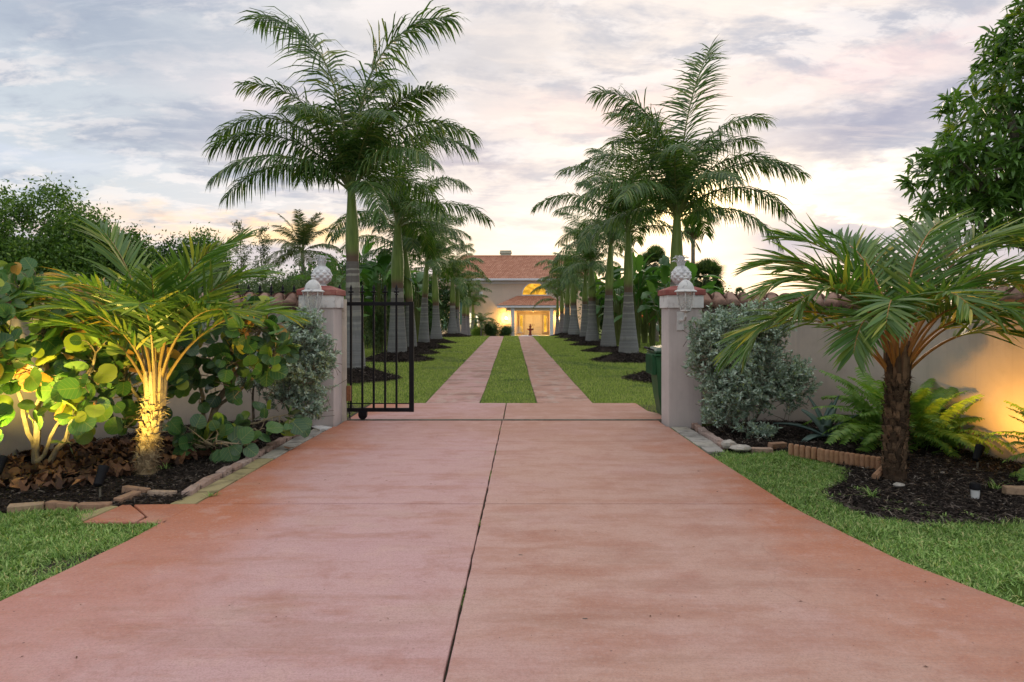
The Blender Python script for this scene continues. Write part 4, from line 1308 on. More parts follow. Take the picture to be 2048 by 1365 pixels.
def sea_grape(base, label, stems, clouds, nleaf, size, seed, pal, face=(0, -0.55, 0.35)):
    """stems: polylines; clouds: (centre, radii, weight); leaves sit on twigs reaching into the clouds"""
    r_ = np.random.default_rng(seed)
    root = thing('sea_grape_shrub', (*base, 0.035), label, 'shrub', 'sea grape shrubs in the left bed')
    allp = []
    for st in stems:
        b = MB()
        pts = np.array(st['p'], float)
        t = np.linspace(0, 1, 12)
        tt = np.linspace(0, 1, len(pts))
        P_ = np.stack([np.interp(t, tt, pts[:, q]) for q in range(3)], -1)
        P_[1:-1] += r_.normal(0, 0.014, (10, 3))
        tube(b, P_, np.linspace(st['r'], st['r'] * .4, 12), 7, 0)
        b.build('stem', M['barkt'], root, smooth=True)
        allp.append(P_)
    allp = np.concatenate(allp)
    tw = MB()
    w = np.array([c[2] for c in clouds], float)
    w /= w.sum()
    placed = 0
    while placed < nleaf:
        c = clouds[r_.choice(len(clouds), p=w)]
        d = unit(r_.normal(0, 1, 3))
        tgt = np.array(c[0]) + d * np.array(c[1]) * r_.uniform(0.55, 1.0)
        if tgt[2] < 0.10:
            tgt[2] = r_.uniform(0.1, 0.25)
        dist = np.linalg.norm(allp - tgt, axis=1)
        src = allp[np.argmin(dist + r_.uniform(0, 0.15, len(dist)))]
        ln = np.linalg.norm(tgt - src)
        k = int(np.clip(ln / 0.075, 3, 8))
        mid = (src + tgt) / 2 + r_.normal(0, 0.04, 3) + (0, 0, -0.05 * ln)
        t = np.linspace(0, 1, 6)[:, None]
        cv = (1 - t) ** 2 * src + 2 * t * (1 - t) * mid + t ** 2 * tgt
        tube(tw, cv, np.linspace(.009, .004, 6), 4, 0, False)
        td = unit(tgt - src)
        for q in range(k):
            if placed >= nleaf:
                break
            f = 1 - q / k * min(1.0, 0.55 / max(ln, .3))
            p = (1 - f) ** 2 * src + 2 * f * (1 - f) * mid + f * f * tgt
            sd = unit(np.cross(td, r_.normal(0, 1, 3)))
            out = unit(p - np.array(c[0]))
            dr = unit(td * .5 + sd * .9 + np.array([0, 0, .1]) + out * .3)
            nn = unit(np.array(face) + out * .45 + r_.normal(0, .42, 3))
            if nn[2] < -0.2:
                nn[2] *= -1
            p2 = p + dr * 0.035
            tube(tw, [p, p2], [.004, .003], 4, 0, False)
            s = size * r_.uniform(.62, 1.18) * (0.75 if q == 0 else 1)
            kk = pal[r_.choice(len(pal), p=[x_[1] for x_ in pal])][0]
            inst(SGL[kk][r_.integers(3)], 'leaf', root, p2, rmat(dr, nn), s)
            placed += 1
    tag(tw.build('twigs', M['barkt'], root), kind='stuff')
    return root


PA = [('sg', .62), ('sgdark', .12), ('sgyel', .20), ('sgred', .06)]
PB = [('sg', .50), ('sgdark', .42), ('sgyel', .05), ('sgred', .03)]
sea_grape((-4.78, 6.9), 'tall sea grape shrub with pale stems at the far left, catching yellow light',
          [dict(p=[(-4.85, 6.95, 0), (-4.78, 6.9, .6), (-4.66, 6.85, 1.15), (-4.75, 6.8, 1.75)], r=.038), dict(p=[(-4.78, 6.9, 0), (-4.9, 6.9, .5), (-5.05, 6.85, 1.1), (-5.1, 6.8, 1.7)], r=.03),
           dict(p=[(-4.75, 6.9, 0), (-4.45, 6.85, .4), (-4.3, 6.8, .8), (-4.15, 6.8, 1.2)], r=.03), dict(p=[(-4.82, 6.9, 0), (-4.6, 6.95, .5), (-4.3, 7.0, 1.1)], r=.024)],
          [((-4.85, 6.75, 1.65), (.42, .35, .5), 3.2), ((-4.35, 6.75, 1.45), (.40, .35, .35), 2.2), ((-4.9, 6.7, .95), (.40, .3, .35), 1.1), ((-4.25, 6.7, .78), (.40, .25, .26), 1.8), ((-5.2, 6.7, 1.4), (.35, .3, .7), 1.6), ((-4.4, 6.6, .30), (.30, .2, .12), .35), ((-4.6, 6.95, .62), (.5, .2, .35), 1.5)],
          298, .20, 41, PA)
sea_grape((-3.35, 8.1), 'sea grape shrub spreading behind the lit feather palm towards the left pillar',
          [dict(p=[(-3.75, 8.3, 0), (-3.55, 8.2, .5), (-3.2, 8.1, 1.0), (-2.95, 8.0, 1.4)], r=.05), dict(p=[(-3.7, 8.3, 0), (-3.75, 8.2, .8), (-3.9, 8.1, 1.4)], r=.03),
           dict(p=[(-3.55, 8.2, .45), (-3.1, 8.1, .8), (-2.75, 8.0, 1.15)], r=.024)],
          [((-3.15, 7.95, 1.45), (.55, .3, .35), 3), ((-2.85, 7.9, 1.25), (.32, .28, .36), 2), ((-3.7, 8.0, 1.35), (.45, .3, .4), 2), ((-3.5, 8.0, .75), (.35, .25, .3), 1.3), ((-3.2, 8.0, 1.0), (.5, .3, .3), 1.4), ((-4.0, 7.9, 1.1), (.35, .3, .5), 1.6)],
          298, .19, 42, PB)
sea_grape((-3.3, 7.7), 'low sea grape sprawling over the mulch right of the lit palm',
          [dict(p=[(-3.5, 7.7, 0), (-3.2, 7.6, .25), (-2.9, 7.7, .3)], r=.022), dict(p=[(-3.4, 7.7, 0), (-3.1, 7.9, .3), (-2.65, 8.1, .4)], r=.02), dict(p=[(-3.4, 7.7, 0), (-3.3, 7.3, .2), (-3.0, 7.1, .25)], r=.018)],
          [((-3.12, 7.35, .24), (.38, .25, .15), 2.4), ((-2.75, 7.9, .36), (.35, .25, .18), 1.6), ((-3.45, 7.5, .3), (.2, .2, .2), 1)],
          105, .19, 43, [('sg', .45), ('sgdark', .50), ('sgyel', .05)], (0, -.5, .55))
sea_grape((-4.05, 7.4), 'sea grape in the shade between the far left shrub and the lit palm',
          [dict(p=[(-4.1, 7.5, 0), (-4.0, 7.45, .5), (-4.2, 7.4, 1.0)], r=.028), dict(p=[(-4.05, 7.5, 0), (-3.8, 7.4, .5), (-3.75, 7.35, .9)], r=.024)],
          [((-4.1, 7.35, .85), (.5, .25, .35), 2.2), ((-3.85, 7.2, .45), (.35, .22, .2), 1.2), ((-4.5, 7.3, 1.3), (.45, .3, .4), 1.8), ((-3.9, 7.6, 1.35), (.4, .25, .35), 1.2)],
          290, .185, 44, PB)
sea_grape((-5.35, 6.35), 'sea grape at the very left edge with large leaves below the tree crown',
          [dict(p=[(-5.3, 6.4, 0), (-5.2, 6.35, .6), (-5.1, 6.3, 1.2)], r=.03), dict(p=[(-5.3, 6.4, 0), (-4.85, 6.35, .5), (-4.75, 6.3, 1.0)], r=.026)],
          [((-5.0, 6.2, 1.75), (.5, .3, .35), 2), ((-4.75, 6.2, 1.25), (.35, .3, .4), 1.4), ((-4.85, 6.15, .7), (.3, .2, .3), .9), ((-5.3, 6.2, 1.0), (.4, .3, .6), 1)],
          290, .165, 45, PA)
# leaf litter
n = 850
x = rng.uniform(-5.4, -3.0, n)
y = rng.uniform(5.9, 8.2, n)
k = inpoly(x, y, lbed) & ((x < -3.9 + (y - 6) * 0.45)) & (y > 6.0 - (x + 4.2) * 0.15)
x, y = x[k], y[k]
n = len(x)
b = MB()
a = rng.uniform(0, 6.28, n)
for q in range(n):
    r0 = rng.uniform(.03, .068)
    aa = np.arange(8) * np.pi / 4
    cu_ = rng.uniform(-.03, .05)
    V = np.stack([r0 * np.cos(aa), r0 * .9 * np.sin(aa), cu_ * np.cos(aa * 2 + a[q]) + rng.uniform(0, .02, 8)], -1)
    V = np.concatenate([V, [[0, 0, 0]]])
    t1, t2 = rng.normal(0, .35, 2)
    V[:, 2] += V[:, 0] * t1 + V[:, 1] * t2
    b.add(V + np.array([x[q], y[q], .055 + rng.uniform(0, .03)]), [(w_, (w_ + 1) % 8, 8) for w_ in range(8)], 0, rng.random())
tag(b.build('leaf_litter', M['litter']), 'dry brown sea grape leaves littering the left mulch bed', 'fallen leaves', kind='stuff')


# ------------------------------------------------------------------ silver buttonwood
def silver_bush(base, label, clouds, ntwig, seed, stems):
    r_ = np.random.default_rng(seed)
    root = thing('silver_buttonwood', (*base, .035), label, 'bush')
    b = MB()
    for st in stems:
        tube(b, st, np.linspace(.022, .008, len(st)), 6, 0)
    b.build('branches', M['barkg'], root, smooth=True)
    w = np.array([c[2] for c in clouds], float)
    w /= w.sum()
    ci = r_.choice(len(clouds), ntwig, p=w)
    C = np.array([c[0] for c in clouds])[ci]
    Rr = np.array([c[1] for c in clouds])[ci]
    d = unit(r_.normal(0, 1, (ntwig, 3)))
    rad = r_.uniform(.35, 1.0, (ntwig, 1)) ** .6
    tip = C + d * Rr * rad
    tip[:, 2] = np.maximum(tip[:, 2], .08)
    td = unit(d + r_.normal(0, .45, (ntwig, 3)) + np.array([0, 0, .45]))
    ln = r_.uniform(.10, .26, (ntwig, 1))
    start = tip - td * ln
    m = 20
    f = np.linspace(0, 1, m)[None, :, None]
    P_ = start[:, None, :] + td[:, None, :] * ln[:, :, None] * f
    P_ = P_.reshape(-1, 3)
    tdr = np.repeat(td, m, 0)
    sd = unit(np.cross(tdr, r_.normal(0, 1, (len(P_), 3))))
    D = unit(tdr * r_.uniform(.4, 1.1, (len(P_), 1)) + sd)
    Nn = unit(tdr + r_.normal(0, .4, D.shape) + np.array([0, -.15, .3]))
    fl = MB()
    kites(fl, P_, D, Nn, r_.uniform(.036, .074, len(P_)), r_.uniform(.020, .033, len(P_)), fold=.18, wide=.55, rnd=r_.random(len(P_)))
    tag(fl.build('foliage', M['silver'], root), kind='stuff')
    tw = MB()
    for q in range(ntwig):
        tube(tw, [start[q] - td[q] * .12, tip[q]], [.004, .002], 3, 0, False)
    tag(tw.build('twigs', M['barkg'], root), kind='stuff')
    return root


silver_bush((3.05, 9.0), 'large silver-leaved buttonwood bush in front of the right pillar',
            [((3.0, 9.0, 1.25), (.62, .42, .52), 3.6), ((3.2, 8.9, .75), (.62, .42, .45), 2.8), ((2.62, 8.95, 1.05), (.38, .32, .55), 1.6), ((2.85, 8.8, .6), (.50, .35, .38), 1.3),
             ((3.65, 8.9, .75), (.35, .3, .38), 1.0), ((3.35, 9.0, 1.50), (.42, .35, .30), 1.3), ((3.1, 8.6, .14), (.30, .18, .08), .35), ((2.58, 8.95, 1.35), (.30, .28, .35), .9), ((2.75, 8.8, .35), (.35, .25, .22), .6)], 1450, 51,
            [[(3.05, 9.05, 0), (2.9, 9.0, .5), (2.7, 9.0, 1.1)], [(3.07, 9.05, 0), (3.15, 9.0, .6), (3.1, 9.0, 1.4)], [(3.1, 9.05, 0), (3.4, 9.0, .5), (3.6, 8.9, .9)]])
silver_bush((-2.85, 8.9), 'silver-leaved buttonwood bush beside the left gate pillar',
            [((-2.68, 8.8, 1.30), (.34, .3, .42), 2.6), ((-2.62, 8.75, .85), (.36, .28, .42), 2.2), ((-2.95, 8.85, 1.0), (.34, .28, .5), 1.4), ((-2.42, 8.8, 1.05), (.24, .2, .25), .6), ((-2.6, 8.7, .45), (.30, .22, .25), .7),
             ((-3.35, 8.9, .80), (.38, .2, .20), .9), ((-2.95, 8.85, .55), (.28, .2, .2), .5)], 640, 52,
            [[(-2.9, 8.95, 0), (-2.75, 8.9, .6), (-2.65, 8.85, 1.3)], [(-3.4, 9.0, 0), (-3.4, 8.95, .5), (-3.35, 8.9, .9)], [(-2.92, 8.95, 0), (-2.6, 8.9, .5), (-2.5, 8.8, .9)]])


# ------------------------------------------------------------------ ferns, agave
def fern_frond(seed, L, a0, a1):
    r_ = np.random.default_rng(seed)
    b = MB()
    K = 16
    t = np.linspace(0, 1, K)
    ang = np.radians(a0 + (a1 - a0) * t ** 1.1)
    pts = np.zeros((K, 3))
    pts[1:, 0] = np.cumsum(np.cos(ang[1:])) * L / K
    pts[1:, 2] = np.cumsum(np.sin(ang[1:])) * L / K
    tube(b, pts, .003 * (1 - .7 * t), 4, 0, False, rnd=.6)
    npair = 38
    u = np.repeat(np.linspace(0, 1, npair), 2)
    side = np.tile([1., -1.], npair)
    tt = .12 + .87 * u
    Pb = np.stack([np.interp(tt, t, pts[:, q]) for q in range(3)], -1)
    aa = np.interp(tt, t, ang)
    T = np.stack([np.cos(aa), 0 * aa, np.sin(aa)], -1)
    U = np.stack([-np.sin(aa), 0 * aa, np.cos(aa)], -1)
    B = np.stack([0 * aa, side, 0 * aa], -1)
    D = unit(T * .22 + B + U * r_.normal(.05, .12, (len(u), 1)))
    Ls = .088 * np.sin(np.pi * (.12 + .80 * u)) ** .6 * r_.uniform(.9, 1.1, len(u))
    strips(b, Pb, D, unit(T + U * r_.normal(0, .2, (len(u), 1))), Ls, .021, .5, 2, 0, np.clip(.5 + .3 * (1 - u) + r_.normal(0, .15, len(u)), 0, 1), prof=(.9, 1, .2))
    return b.mesh('frond', M['fern'])


FERN = [fern_frond(1, .95, 80, 20), fern_frond(2, .95, 68, -15), fern_frond(3, .9, 55, -40), fern_frond(4, .8, 38, -55), fern_frond(5, .6, 20, -40)]


def fern(pt, label, n, s, seed, spread=.16, azr=(0, 360)):
    r_ = np.random.default_rng(seed)
    root = thing('sword_fern', (*pt, .035), label, 'fern')
    for q in range(n):
        a = r_.uniform(*azr)
        ty = int(np.clip(r_.normal(1.6, 1.2), 0, 4))
        o = np.array([pt[0] + r_.normal(0, spread), pt[1] + r_.normal(0, spread * .6), .03])
        inst(FERN[ty], 'frond', root, o, (R(r_.uniform(-15, 15)), 0, R(a)), s * r_.uniform(.8, 1.15))
    return root


fern((4.50, 8.15), 'big sword fern clump behind the dark-trunked palm, left of its trunk', 52, 1.18, 61, .14)
fern((4.80, 8.0), 'big sword fern clump behind the dark-trunked palm, right of its trunk', 46, 1.12, 62, .14)
fern((4.98, 7.75), 'small upright sword fern against the orange-lit wall', 12, .50, 63, .05)
fern((5.34, 6.50), 'sword fern reaching into the picture from the right edge', 30, .95, 64, .10, (125, 240))


def agave():
    pt = ap(1652, 875, 8.6)
    root = thing('agave', (pt[0], pt[1], .035), 'blue-green agave rosette by the grey wall, left of the big fern', 'agave')
    r_ = np.random.default_rng(5)
    for q in range(13):
        a = R(q * 137.5)
        el0 = R(80 - q * 5.5)
        L = r_.uniform(.55, .74) * (1 if q > 2 else .9)
        b = MB()
        K = 8
        t = np.linspace(0, 1, K)
        ang = el0 - t * R(12 + q * 2.2)
        px_ = np.concatenate([[0], np.cumsum(np.cos(ang[1:]))]) * L / K
        pz_ = np.concatenate([[0], np.cumsum(np.sin(ang[1:]))]) * L / K
        w = .060 * np.array([.8, .85, 1, 1, .9, .7, .4, .05])
        V = []
        for k in range(K):
            nx_, nz_ = -math.sin(ang[k]), math.cos(ang[k])
            V += [(px_[k] + nx_ * w[k] * .5, -w[k], pz_[k] + nz_ * w[k] * .5), (px_[k], 0, pz_[k]), (px_[k] + nx_ * w[k] * .5, w[k], pz_[k] + nz_ * w[k] * .5), (px_[k] - nx_ * .012, 0, pz_[k] - nz_ * .012)]
        Fc = []
        for k in range(K - 1):
            for s in range(4):
                Fc.append((k * 4 + s, k * 4 + (s + 1) % 4, (k + 1) * 4 + (s + 1) % 4, (k + 1) * 4 + s))
        b.add(V, Fc)
        me = b.mesh('leaf', M['agave'], True)
        inst(me, 'leaf', root, (pt[0], pt[1], .04), (0, 0, a))


agave()
print('plants ok')


# ------------------------------------------------------------------ background trees
def crown_leaves(b, lobes, n, L, W, r_, down=.3, mat=0):
    w = np.array([(l[1][0] * l[1][1] * l[1][2]) ** (2 / 3) for l in lobes])
    w /= w.sum()
    ci = r_.choice(len(lobes), n, p=w)
    C = np.array([l[0] for l in lobes])[ci]
    Rr = np.array([l[1] for l in lobes])[ci]
    d = unit(r_.normal(0, 1, (n, 3)))
    P_ = C + d * Rr * (r_.uniform(.25, 1.0, (n, 1)) ** .38)
    # clumping: pull to clump centres
    nc = max(20, n // 60)
    cc = P_[r_.choice(n, nc)]
    idx = r_.integers(0, nc, n)
    use = r_.random(n) < .72
    P_[use] = cc[idx[use]] + r_.normal(0, 1, (use.sum(), 3)) * L * 1.5
    D = unit(r_.normal(0, 1, (n, 3)) + d * .7 - np.array([0, 0, down]))
    Nn = unit(r_.normal(0, 1, (n, 3)) + np.array([0, 0, .8]))
    clr = np.clip(r_.normal(.45, .22, nc)[idx] + r_.normal(0, .16, n), 0, 1)
    kites(b, P_, D, Nn, L * r_.uniform(.6, 1.2, n), W * r_.uniform(.7, 1.2, n), mat, clr, fold=.15)


def tree(name, label, cat, base, h, crown, n, L, W, mat, seed, trunk_r=.12, nl=14, group=None, trunk_h=None, down=.3, bark='barkg'):
    """crown = (rx, ry, rz, centre height)"""
    r_ = np.random.default_rng(seed)
    x, y = base
    z0 = float(terr(y))
    root = thing(name, (x, y, z0), label, cat, group)
    rx, ry, rz, ch = crown
    lobes = []
    for q in range(nl):
        d = unit(r_.normal(0, 1, 3)) * r_.uniform(.35, .78)
        lobes.append((np.array([x, y, z0 + ch]) + d * (rx, ry, rz), np.array([rx, ry, rz]) * r_.uniform(.28, .5)))
    b = MB()
    crown_leaves(b, lobes, n, L, W, r_, down)
    b.build('crown', M[mat], root)
    b = MB()
    tk = [(x, y, z0 - .1), (x + .1 * r_.normal(), y, z0 + ch * .4), (x + .15 * r_.normal(), y, z0 + ch * .75)]
    tube(b, tk, [trunk_r * 1.2, trunk_r, trunk_r * .7], 8, 0)
    for l in lobes[:9]:
        s = np.array(tk[1]) + (np.array(tk[2]) - np.array(tk[1])) * r_.random()
        tube(b, [s, (s + l[0]) / 2 + (0, 0, .1), l[0]], [trunk_r * .5, trunk_r * .3, trunk_r * .1], 5, 0)
    b.build('trunk', M[bark], root, smooth=True)
    return root


def atree(name, label, cat, px, top, Y, half_px, n, L, W, mat, seed, zbot=0.3, **kw):
    x = (px - CX) * Y / F
    ztop = CH + (HY - top) * Y / F - float(terr(Y))
    rx = half_px * Y / F
    rz = (ztop - zbot) / 2
    return tree(name, label, cat, (x, Y), ztop, (rx, rx * .8, rz, zbot + rz), n, L, W, mat, seed, **kw)


# left side, nearest to farthest
atree('broadleaf_tree', 'tall dense broadleaf tree at the far left behind the wall', 'tree', 35, 335, 19, 190, 80000, .13, .06, 'oak', 71, zbot=.8, nl=24)
atree('broadleaf_tree', 'shorter broadleaf tree right of the tallest left tree', 'tree', 205, 425, 19, 120, 38000, .12, .055, 'oak', 72, zbot=.6, nl=16)
atree('broadleaf_tree', 'broadleaf tree behind the top of the lit feather palm', 'tree', 310, 470, 21, 110, 24000, .12, .055, 'darkbush', 73)
atree('broadleaf_tree', 'round green tree peeping over the lit feather palm on its right', 'tree', 405, 478, 22, 80, 18000, .12, .055, 'oak', 74)
for q, (px, top, lab) in enumerate(((455, 520, 'feathery grey-green tree left of the pineapple pillar, beside the thin saplings'), (545, 522, 'feathery grey-green tree between the thin saplings and left pillar'),
                                    (630, 520, 'feathery grey-green tree right behind the left stone pineapple'))):
    atree('feathery_tree', lab, 'tree', px, top, 15 + q, 75, 15000, .11, .018, 'casu', 80 + q, group='feathery trees behind the left wall', nl=16, down=.8)
for q, (px, top, Y_, lab) in enumerate(((482, 448, 17, 'thin wispy sapling rising above the hedge, left of its pair'), (522, 458, 17, 'thin wispy sapling rising above the hedge, nearer the coconut palm'),
                                        (440, 490, 18, 'small wispy sapling behind the right fronds of the lit palm'))):
    x_ = (px - CX) * Y_ / F
    zt = CH + (HY - top) * Y_ / F
    root = thing('sapling', (x_, Y_, 0), lab, 'sapling')
    r_ = np.random.default_rng(90 + q)
    b = MB()
    tips = []
    tube(b, [(x_, Y_, 0), (x_ + .05, Y_, zt * .6), (x_ - .05, Y_, zt)], [.03, .015, .004], 5)
    for k in range(26):
        z_ = zt * (.62 + .38 * k / 26)
        e = np.array([x_ + r_.normal(0, .22) * (1.3 - k / 26), Y_ + r_.normal(0, .2), z_ + .35 * (1.2 - k / 26)])
        tube(b, [(x_, Y_, z_), e], [.006, .002], 3, 0, False)
        tips += [e * t + np.array([x_, Y_, z_]) * (1 - t) for t in np.linspace(.3, 1, 12)]
    b.build('trunk', M['barkg'], root)
    tips = np.repeat(np.array(tips), 3, 0) + r_.normal(0, .03, (len(tips) * 3, 3))
    b = MB()
    kites(b, tips, r_.normal(0, 1, tips.shape) + (0, 0, .5), r_.normal(0, 1, tips.shape), .07, .022)
    b.build('crown', M['casu'], root)

# dark evergreen masses behind the palm rows
DK = [(735, 520, 40, 70, 'dark evergreen behind the gate pickets'), (800, 505, 46, 75, 'dark evergreen behind the second left palm'), (860, 530, 50, 60, 'dark evergreen near the left end of the house'),
      (640, 540, 34, 70, 'dark evergreen behind the left pillar'), (575, 545, 38, 80, 'dark evergreen under the coconut palm'), (500, 560, 40, 90, 'dark evergreen low under the thin saplings'),
      (1215, 560, 50, 60, 'dark evergreen at the right end of the house'), (1275, 555, 46, 65, 'dark evergreen behind the small citrus bush'), (1345, 560, 44, 70, 'dark evergreen behind the right pillar'),
      (1420, 575, 42, 60, 'dark evergreen right of the right pillar')]
for q, (px, top, Y_, hp, lab) in enumerate(DK):
    atree('evergreen_tree', lab, 'tree', px, top, Y_, hp, 12000, .24, .11, 'darkbush', 120 + q, zbot=0, nl=14, group='dark evergreens behind the palm rows')
for q, (px, top, Y_, hp, m_, lab) in enumerate(((765, 598, 27, 36, 'casu', 'grey-green oleander shrub behind the gate between two palms'), (735, 600, 31, 30, 'casu', 'smaller grey-green shrub just right of the nearest left palm'), (862, 610, 41, 26, 'darkbush', 'green shrub between left palms near the house'),
                                            (1012, 655, 66, 9, 'darkbush', 'low round shrub by the left porch column'), (982, 642, 66, 15, 'darkbush', 'bushy green shrub under the left house wall'),
                                            (955, 655, 66, 9, 'citrus', 'yellow-green shrub at the foot of the house, left of the small palm'))):
    atree('garden_shrub', lab, 'shrub', px, top, Y_, hp, 6000, .10 + Y_ * .001, .04, m_, 150 + q, zbot=0, nl=10, trunk_r=.03)
rt = atree('citrus_bush', 'small yellow-green citrus bush with orange fruit behind the right palms', 'citrus bush', 1300, 608, 42, 38, 7000, .12, .055, 'citrus', 160, zbot=.5, nl=12, trunk_r=.05)
bo = np.array(rt.location)
b0 = MB()
lathe(b0, [(0, -.06), (.045, -.04), (.062, 0), (.045, .04), (0, .06)], 8)
fr = b0.mesh('orange', M['orange'], True)
for q in range(7):
    inst(fr, 'orange', rt, bo + np.array([random.uniform(-1.1, -.2) if q < 5 else .7, -.9, random.uniform(.9, 2.0)]), None, 1.6)


# paddle-leaved plants
def paddle_leaf(seed):
    r_ = np.random.default_rng(seed)
    K = 12
    t = np.linspace(0, 1, K)
    L = 1.25
    ang = np.radians(12 - 55 * t ** 1.5)
    x_ = np.concatenate([[0], np.cumsum(np.cos(ang[1:]))]) * L / K
    z_ = np.concatenate([[0], np.cumsum(np.sin(ang[1:]))]) * L / K
    w = .23 * np.sin(np.pi * np.clip(.06 + .93 * t, 0, 1)) ** .6
    b = MB()
    V = []
    for k in range(K):
        s = 1 if k % 3 else .82
        V += [(x_[k], -w[k] * s, z_[k] + w[k] * .35 + r_.normal(0, .01)), (x_[k], 0, z_[k]), (x_[k], w[k] * s, z_[k] + w[k] * .35 + r_.normal(0, .01))]
    b.add(V, [f for k in range(K - 1) for f in ((k * 3, k * 3 + 3, k * 3 + 4, k * 3 + 1), (k * 3 + 1, k * 3 + 4, k * 3 + 5, k * 3 + 2))])
    return b.mesh('leaf', M['banana'], True)


PAD = [paddle_leaf(1), paddle_leaf(2)]
BN = [(690, 500, 26, 'behind the left pillar, against the nearest palm trunk'), (722, 490, 29, 'between the two nearest left palm trunks'), (757, 512, 27, 'left of the second left palm trunk'), (775, 495, 33, 'behind the second left palm trunk'),
      (835, 540, 38, 'between the third and fourth left palms'), (665, 560, 24, 'low beside the left stone pineapple'), (1192, 560, 44, 'hanging over the right end of the house'), (1238, 545, 34, 'between the two nearer right palm trunks'),
      (1275, 520, 31, 'right of the second right palm trunk'), (1305, 532, 33, 'above the small citrus bush'), (1330, 520, 29, 'just left of the right stone pineapple'), (1352, 545, 31, 'behind the right stone pineapple'),
      (1385, 535, 30, 'just right of the right stone pineapple'), (1410, 560, 32, 'right of the pillar under the fan palm'), (1290, 570, 36, 'low behind the citrus bush')]
for q, (px, top, Y_, lab) in enumerate(BN):
    r_ = np.random.default_rng(200 + q)
    x_ = (px - CX) * Y_ / F
    zt = CH + (HY - top) * Y_ / F
    root = thing('paddle_leaf_plant', (x_, Y_, 0), 'tall paddle-leaved plant ' + lab, 'plant', 'paddle-leaved plants behind the palms')
    st = MB()
    for k in range(24):
        a = r_.uniform(0, 6.28)
        hh = zt * r_.uniform(.35, .90)
        rr2 = r_.uniform(.1, .55)
        e = np.array([x_ + math.cos(a) * rr2, Y_ + math.sin(a) * rr2 * .8, hh])
        s0 = np.array([x_ + math.cos(a) * .1, Y_ + math.sin(a) * .1, 0.])
        tube(st, [s0, (s0 + e) / 2 + (-math.cos(a) * .05, 0, .1), e], [.035, .025, .014], 5)
        el = r_.uniform(15, 85) if k < 10 else r_.uniform(-30, 45)
        dr = np.array([math.cos(a) * math.cos(R(el)), math.sin(a) * math.cos(R(el)), math.sin(R(el))])
        inst(PAD[k % 2], 'leaf', root, e, rmat(dr, unit(np.array([-dr[0], -dr[1], 1.2]) + r_.normal(0, .35, 3))), r_.uniform(.75, 1.15))
    tag(st.build('stalks', M['rachis'], root, smooth=True))


# fan palms
def fan_mesh(mat='sabal', dry=False):
    b = MB()
    n = 26
    a = np.linspace(-1.9, 1.9, n)
    P_ = np.zeros((n, 3))
    D = np.stack([np.cos(a), np.sin(a), .18 * np.cos(a)], -1)
    Wd = np.stack([-np.sin(a), np.cos(a), .1 + 0 * a], -1)
    strips(b, P_, D, Wd, 1.0 - .12 * np.abs(a), .11, .35, 3, 0, rng.random(n), prof=(.25, 1, .7, .05))
    tube(b, [(-.9, 0, -.05), (0, 0, 0)], [.025, .012], 4, 0)
    return b.mesh('fan_leaf', M[mat])


FAN = fan_mesh()
FAND = fan_mesh('deadleaf')


def fan_palm(px, cy, Y_, rad_px, label, thin=False, skirt=0, seed=0, n=34):
    r_ = np.random.default_rng(seed)
    x_, _, zc = ap(px, cy, Y_)
    z0 = float(terr(Y_))
    s = rad_px * Y_ / F
    root = thing('fan_palm', (x_, Y_, z0), label, 'palm tree')
    b = MB()
    tr = .10 if thin else .17
    tube(b, [(x_, Y_, z0 - .1), (x_, Y_, (z0 + zc) / 2), (x_, Y_, zc)], [tr * 1.3, tr, tr * .9], 10)
    b.build('trunk', M['barkg'], root, smooth=True)
    for k in range(n):
        a = k * 2.4
        el = 88 - 150 * (k / n) ** .9
        dr = np.array([math.cos(a) * math.cos(R(el)), math.sin(a) * math.cos(R(el)), math.sin(R(el))])
        inst(FAN, 'fan_leaf', root, np.array([x_, Y_, zc]) + dr * s * .42, rmat(dr, unit(np.array([0, 0, 1.]) + r_.normal(0, .4, 3))), s * .60 * r_.uniform(.85, 1.1))
    for k in range(skirt):
        a = k * 2.4
        dr = np.array([math.cos(a) * .3, math.sin(a) * .3, -1.])
        inst(FAND, 'dry_leaf', root, np.array([x_, Y_, zc - .25 * s]) + unit(dr) * s * .2, rmat(dr, (dr[0], dr[1], .3)), s * .6)


#
fan_palm(1310, 530, 38, 42, 'bushy fan palm poking above the plants left of the right pillar', seed=1)
fan_palm(1412, 558, 34, 46, 'round fan palm crown right of the right stone pineapple', seed=2, n=40)
fan_palm(1386, 452, 34, 30, 'tall thin fan palm silhouetted right of the nearest right palm', True, 14, 3, 26)
fan_palm(1480, 588, 60, 16, 'tiny distant fan palm above the right garden wall', seed=4, n=22)
fan_palm(1942, 562, 22, 32, 'fan palm glimpsed through the fronds over the right wall', seed=5, n=26)
fan_palm(1245, 585, 58, 18, 'small distant fan palm between right palm trunks', seed=6, n=20)
atree('scrub_tree', 'low distant scrub showing above the right wall tiles', 'tree', 1540, 578, 55, 45, 2600, .2, .07, 'casu', 171, nl=9)
atree('scrub_tree', 'green scrub behind the orange-lit end of the right wall', 'tree', 2010, 560, 20, 90, 6000, .12, .05, 'darkbush', 172, nl=9)

